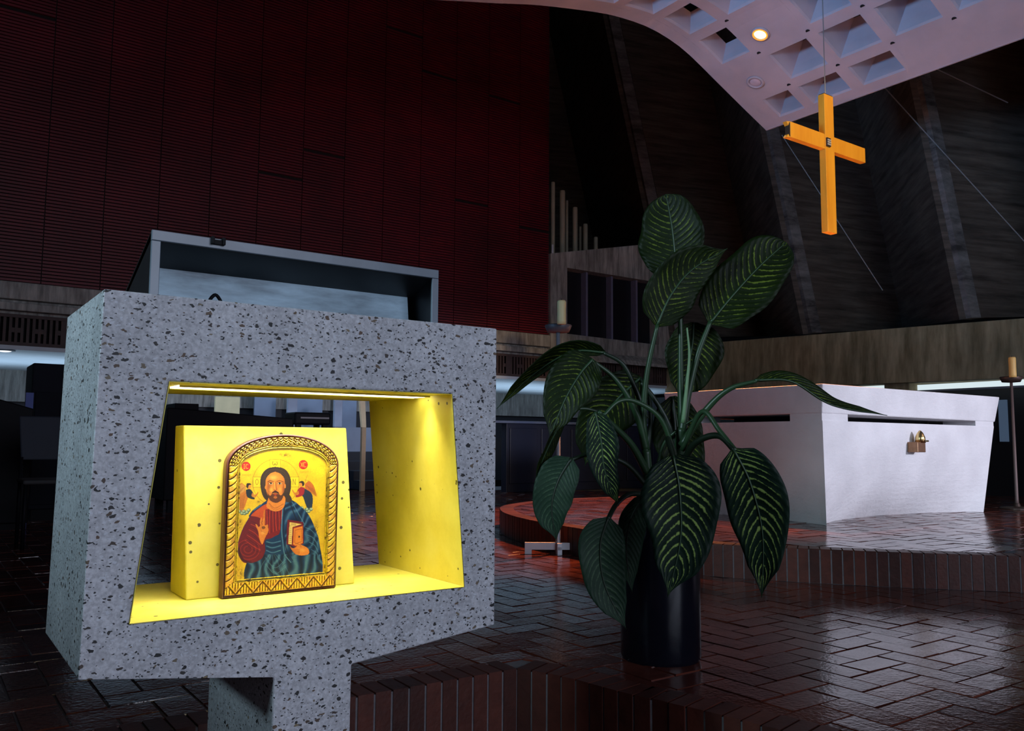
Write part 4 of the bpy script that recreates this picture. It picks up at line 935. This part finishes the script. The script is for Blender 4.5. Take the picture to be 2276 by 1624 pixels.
# left side
leaf([(1318, 798), (1290, 830), (1255, 890), (1220, 976)], 60, 52, DB-.06, DB-.10, -12, .14, LD, seed=5)
petiole([(1436, 1000), (1415, 920), (1370, 845), (1315, 800)], 9, 4, DB, DB-.06)
leaf([(1345, 783), (1270, 782), (1185, 832), (1104, 908)], 30, 12, DB+.04, DB+.02, 30, .35, LD, seed=6)
petiole([(1436, 930), (1415, 870), (1385, 810), (1342, 784)], 7, 4, DB+.04, DB+.04, STEMD)
leaf([(1425, 838), (1370, 890), (1325, 950), (1300, 1035)], 60, 62, DB+.20, DB+.20, 10, .10, LD, seed=7)
petiole([(1440, 1010), (1446, 930), (1440, 870), (1424, 840)], 6, 4, DB+.08, DB+.2, STEMD)
leaf([(1323, 915), (1336, 980), (1345, 1050), (1376, 1124)], 34, 36, DB-.12, DB-.14, 8, .18, LV, seed=8)
petiole([(1438, 1050), (1405, 990), (1368, 950), (1330, 914)], 9, 5, DB-.02, DB-.12)
petiole([(1500, 1010), (1468, 930), (1415, 893), (1375, 892), (1340, 925)], 6, 4, DB-.03, DB-.12)
leaf([(1270, 1018), (1240, 1070), (1226, 1130), (1237, 1202)], 48, 46, DB-.10, DB-.12, -10, .16, LU, seed=9)
petiole([(1438, 1080), (1390, 1030), (1320, 1008), (1268, 1022)], 6, 4, DB, DB-.1, STEMD)
leaf([(1252, 928), (1222, 985), (1200, 1040), (1192, 1100)], 13, 11, DB-.08, DB-.08, 50, .4, LD, seed=10)
petiole([(1330, 915), (1300, 908), (1272, 912), (1250, 932)], 4, 3, DB-.04, DB-.08)
leaf([(1352, 1150), (1334, 1215), (1344, 1300), (1392, 1398)], 48, 56, DB-.20, DB-.22, 8, .16, LU, seed=11)
petiole([(1440, 1100), (1400, 1098), (1370, 1120), (1351, 1154)], 6, 5, DB-.02, DB-.2, STEMD)
leaf([(1430, 1100), (1400, 1160), (1392, 1230), (1405, 1318)], 26, 34, DB-.13, DB-.13, 30, .2, LU, seed=12)
# front and right
leaf([(1496, 1012), (1510, 1090), (1512, 1200), (1484, 1326)], 82, 84, DB-.28, DB-.34, 4, .12, LV, seed=13, basew=.5)
petiole([(1505, 1060), (1494, 1000), (1484, 975), (1496, 1018)], 8, 5, DB-.12, DB-.28, STEMD)
leaf([(1630, 998), (1668, 1075), (1695, 1190), (1693, 1328)], 62, 64, DB-.22, DB-.26, -6, .14, LV, seed=14)
petiole([(1512, 1040), (1545, 985), (1596, 968), (1634, 1002)], 8, 6, DB-.02, DB-.22, STEMD)
petiole([(1516, 1000), (1560, 915), (1600, 958), (1636, 1002)], 6, 5, DB-.04, DB-.22, STEM)
leaf([(1678, 845), (1760, 848), (1850, 900), (1972, 923)], 7, 12, DB-.10, DB-.10, 60, .4, LD, seed=15)
petiole([(1514, 990), (1570, 910), (1620, 865), (1682, 846)], 9, 4, DB-.02, DB-.1, STEM)
leaf([(1495, 880), (1508, 960), (1520, 1030), (1515, 1110)], 56, 52, DB+.16, DB+.14, 5, .12, LD, seed=16)
petiole([(1500, 1150), (1505, 1050), (1500, 950), (1495, 882)], 6, 4, DB+.10, DB+.16, STEMD)
petiole([(1440, 1130), (1470, 1000), (1500, 960), (1560, 920)], 4, 2, DB+.04, DB-.02, STEM)
petiole([(1508, 1000), (1480, 930), (1450, 880), (1425, 850)], 7, 5, DB+.02, DB+.05, STEMD)
# ------------------------------------------------------------------ furniture of the dim hall behind
def px3(px, py, y): return pl(px, py, 1, y)
def boxpx(name, x0, x1, py0, py1, y, depth, mat, label=None, cat=None, group=None, parent=None, z0=None, bevel=.01):
    a = px3(x0, py0, y); b = px3(x1, py1, y); zz = b[2] if z0 is None else z0
    m = MB(); m.box((a[0], y, min(zz, a[2])), (b[0], y+depth, max(zz, a[2]))); o = m.build(name, mat, parent, bevel=bevel)
    if label: tag(o, label, cat, group)
    return o
# navy choir screen right of the ambo
cs = thing('choir_screen', 'low navy panelled screen with a shiny blue top behind the brick platform', 'screen', (8.2, 9.75, 0))
a = px3(1128, 945, 9.7); b = px3(1440, 945, 9.7); zt2 = px3(1180, 936, 9.7)[2]
m = MB(); m.box((a[0], 9.72, 0), (b[0]+.6, 9.85, zt2-.03)); m.build('frame', NAVY, cs, bevel=.005)
m = MB(); m.box((a[0]-.35, 9.66, zt2-.035), (b[0]+.6, 10.05, zt2)); m.build('counter_top', plain('shiny_blue_top', (.16, .20, .32), .22, var=.2), cs, bevel=.006)
x = a[0]+.05
while x < b[0]+.3:
    m = MB(); m.box((x, 9.70, .12), (x+.48, 9.72, zt2-.1)); m.build('panel', NAVY, cs, bevel=.006); x += .56
# seen through the opening
boxpx('cream_board', 479, 533, 880, 914, 11.6, .05, CREAM, 'cream rectangular board glimpsed through the niche, left of the windows', 'board', z0=0)
for x0, x1, lab in ((566, 612, 'pale blue panel glimpsed through the niche, left of the white post'), (660, 716, 'pale blue panel right of the white post, behind the dark bench'), (762, 792, 'narrow pale blue panel at the right of the niche view')):
    boxpx('wall_panel', x0, x1, 875, 952, 12.6, .04, PALEB, lab, 'panel', 'pale panels on the rear wall', z0=.35)
for x0, x1, lab in ((641, 657, 'pale narrow post between two pale blue panels'), (745, 758, 'grey blue post near the right side of the niche view')):
    boxpx('post', x0, x1, 870, 1060, 10.9, .06, GREYB, lab, 'post', 'posts behind the niche', z0=0)
wp = MB(); p0 = px3(800, 890, 11.0); p1 = px3(812, 890, 11.0); p2 = px3(814, 950, 11.0); p3 = px3(805, 950, 11.0)
wp.add([p0, p1, p2, p3, p0+[0, .05, 0], p1+[0, .05, 0], p2+[0, .05, 0], p3+[0, .05, 0]], [(0, 1, 2, 3), (4, 5, 6, 7), (0, 1, 5, 4), (1, 2, 6, 5), (2, 3, 7, 6), (3, 0, 4, 7)])
wp.add([p3, p2, (p2[0], p2[1], 0), (p3[0], p3[1], 0), p3+[0, .05, 0], p2+[0, .05, 0], (p2[0], p2[1]+.05, 0), (p3[0], p3[1]+.05, 0)], [(0, 1, 2, 3), (4, 5, 6, 7), (1, 2, 6, 5), (3, 0, 4, 7)])
tag(wp.build('wooden_slat', plain('pale_wood', (.55, .38, .24), .6)), 'pale leaning wooden slat at the right of the niche view', 'wood slat')
# upright piano, bench
pn = thing('upright_piano', 'long black piano behind the ambo, only its top edge visible through the niche', 'piano', (2.8, 8.6, 0))
y = 8.6; a = px3(372, 905, y); b = px3(652, 930, y); zt3 = a[2]
m = MB(); m.hexa([(a[0], y, .12), (b[0], y, .12), (b[0], y+.6, .12), (a[0], y+.6, .12)], [(a[0], y, zt3), (b[0], y, b[2]-.0), (b[0], y+.6, b[2]), (a[0], y+.6, zt3)]); m.build('case', BLACK, pn, bevel=.01)
c1_ = px3(392, 900, y); m = MB(); m.box((c1_[0], y+.05, zt3-.02), (px3(445, 905, y)[0], y+.4, zt3+.045)); m.build('lid', BLACK, pn, bevel=.006)
for lx in (a[0]+.05, b[0]-.12):
    for ly in (y+.03, y+.5): m = MB(); m.box((lx, ly, 0), (lx+.07, ly+.07, .13)); m.build('leg', BLACK, pn)
bn = thing('black_bench', 'small black bench with a pale stripe seen through the niche beside the white post', 'bench', (4.4, 9.8, 0))
y = 9.8; a = px3(656, 915, y); b = px3(735, 944, y)
m = MB(); m.box((a[0], y, b[2]), (b[0], y+.35, a[2])); m.build('body', BLACK, bn, bevel=.02)
s0 = px3(668, 926, y); s1 = px3(731, 931, y); m = MB(); m.box((s0[0], y-.008, s1[2]), (s1[0], y, s0[2])); m.build('stripe', plain('pale_stripe', (.22, .20, .22), .5), bn)
for lx in (a[0]+.03, b[0]-.09):
    for ly in (y+.02, y+.27): m = MB(); m.box((lx, ly, 0), (lx+.06, ly+.06, b[2]+.01)); m.build('leg', BLACK, bn)
# steps of the choir
st = thing('choir_steps', 'dark blue grey steps rising behind the niche, right side', 'steps', (5.6, 11.3, 0))
yy = 11.2
for k in range(4):
    m = MB(); m.box((5.35, yy+k*.28, 0), (7.6, yy+(k+1)*.28-.004 if k < 3 else 12.5, .135*(k+1))); m.build('step', NAVY2, st, bevel=.008)
rl = MB(); rl.box((5.4, 12.3, .54), (7.5, 12.36, .92)); rl.build('back_rail', PALEB, st)
# left of the ambo
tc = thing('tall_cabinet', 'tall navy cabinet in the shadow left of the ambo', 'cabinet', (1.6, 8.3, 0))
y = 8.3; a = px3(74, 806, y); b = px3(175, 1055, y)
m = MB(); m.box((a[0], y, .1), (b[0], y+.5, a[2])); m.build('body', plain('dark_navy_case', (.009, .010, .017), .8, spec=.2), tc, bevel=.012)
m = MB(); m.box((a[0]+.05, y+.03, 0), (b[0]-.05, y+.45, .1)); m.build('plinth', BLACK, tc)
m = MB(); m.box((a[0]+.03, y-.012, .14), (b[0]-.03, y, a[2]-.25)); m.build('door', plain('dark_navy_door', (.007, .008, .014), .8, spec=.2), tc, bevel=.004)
y = 8.1; a = px3(58, 872, y); b = px3(68, 1000, y); m = MB(); m.box((a[0], y, 0), (b[0], y+.04, a[2])); tag(m.build('blue_board', plain('blue_board', (.02, .05, .32), .5)), 'thin blue board edge beside the navy cabinet', 'board')
dc = thing('dark_low_cabinet', 'black low cabinet at the left edge of the picture', 'cabinet', (.6, 7.6, 0))
y = 7.6; a = px3(-120, 868, y); b = px3(62, 1150, y)
m = MB(); m.hexa([(a[0], y, .05), (b[0], y, .05), (b[0], y+.45, .05), (a[0], y+.45, .05)], [(a[0], y, a[2]+.05), (b[0], y, a[2]-.12), (b[0], y+.45, a[2]-.12), (a[0], y+.45, a[2]+.05)]); m.build('body', BLACK, dc, bevel=.01)
m = MB(); m.box((a[0]+.03, y+.03, 0), (b[0]-.03, y+.4, .06)); m.build('plinth', BLACK, dc)
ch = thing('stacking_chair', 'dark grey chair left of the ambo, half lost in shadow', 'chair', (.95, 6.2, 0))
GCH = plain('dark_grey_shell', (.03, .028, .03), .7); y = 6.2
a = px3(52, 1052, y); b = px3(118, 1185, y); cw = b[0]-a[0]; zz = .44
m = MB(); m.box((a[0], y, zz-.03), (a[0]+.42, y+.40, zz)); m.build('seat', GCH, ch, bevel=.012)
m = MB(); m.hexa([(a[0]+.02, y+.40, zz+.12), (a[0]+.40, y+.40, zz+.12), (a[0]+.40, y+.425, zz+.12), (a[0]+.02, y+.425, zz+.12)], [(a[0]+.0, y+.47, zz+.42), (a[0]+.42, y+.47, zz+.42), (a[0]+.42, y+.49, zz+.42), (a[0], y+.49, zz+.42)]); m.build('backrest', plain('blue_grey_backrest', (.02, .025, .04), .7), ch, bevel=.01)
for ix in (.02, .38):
    for iy in (.03, .38): m = MB(); m.tube([(a[0]+ix, y+iy, 0), (a[0]+ix, y+iy, zz-.02 if iy < .2 else zz+.14)], .012, 8); m.build('leg', BLACK, ch, True)
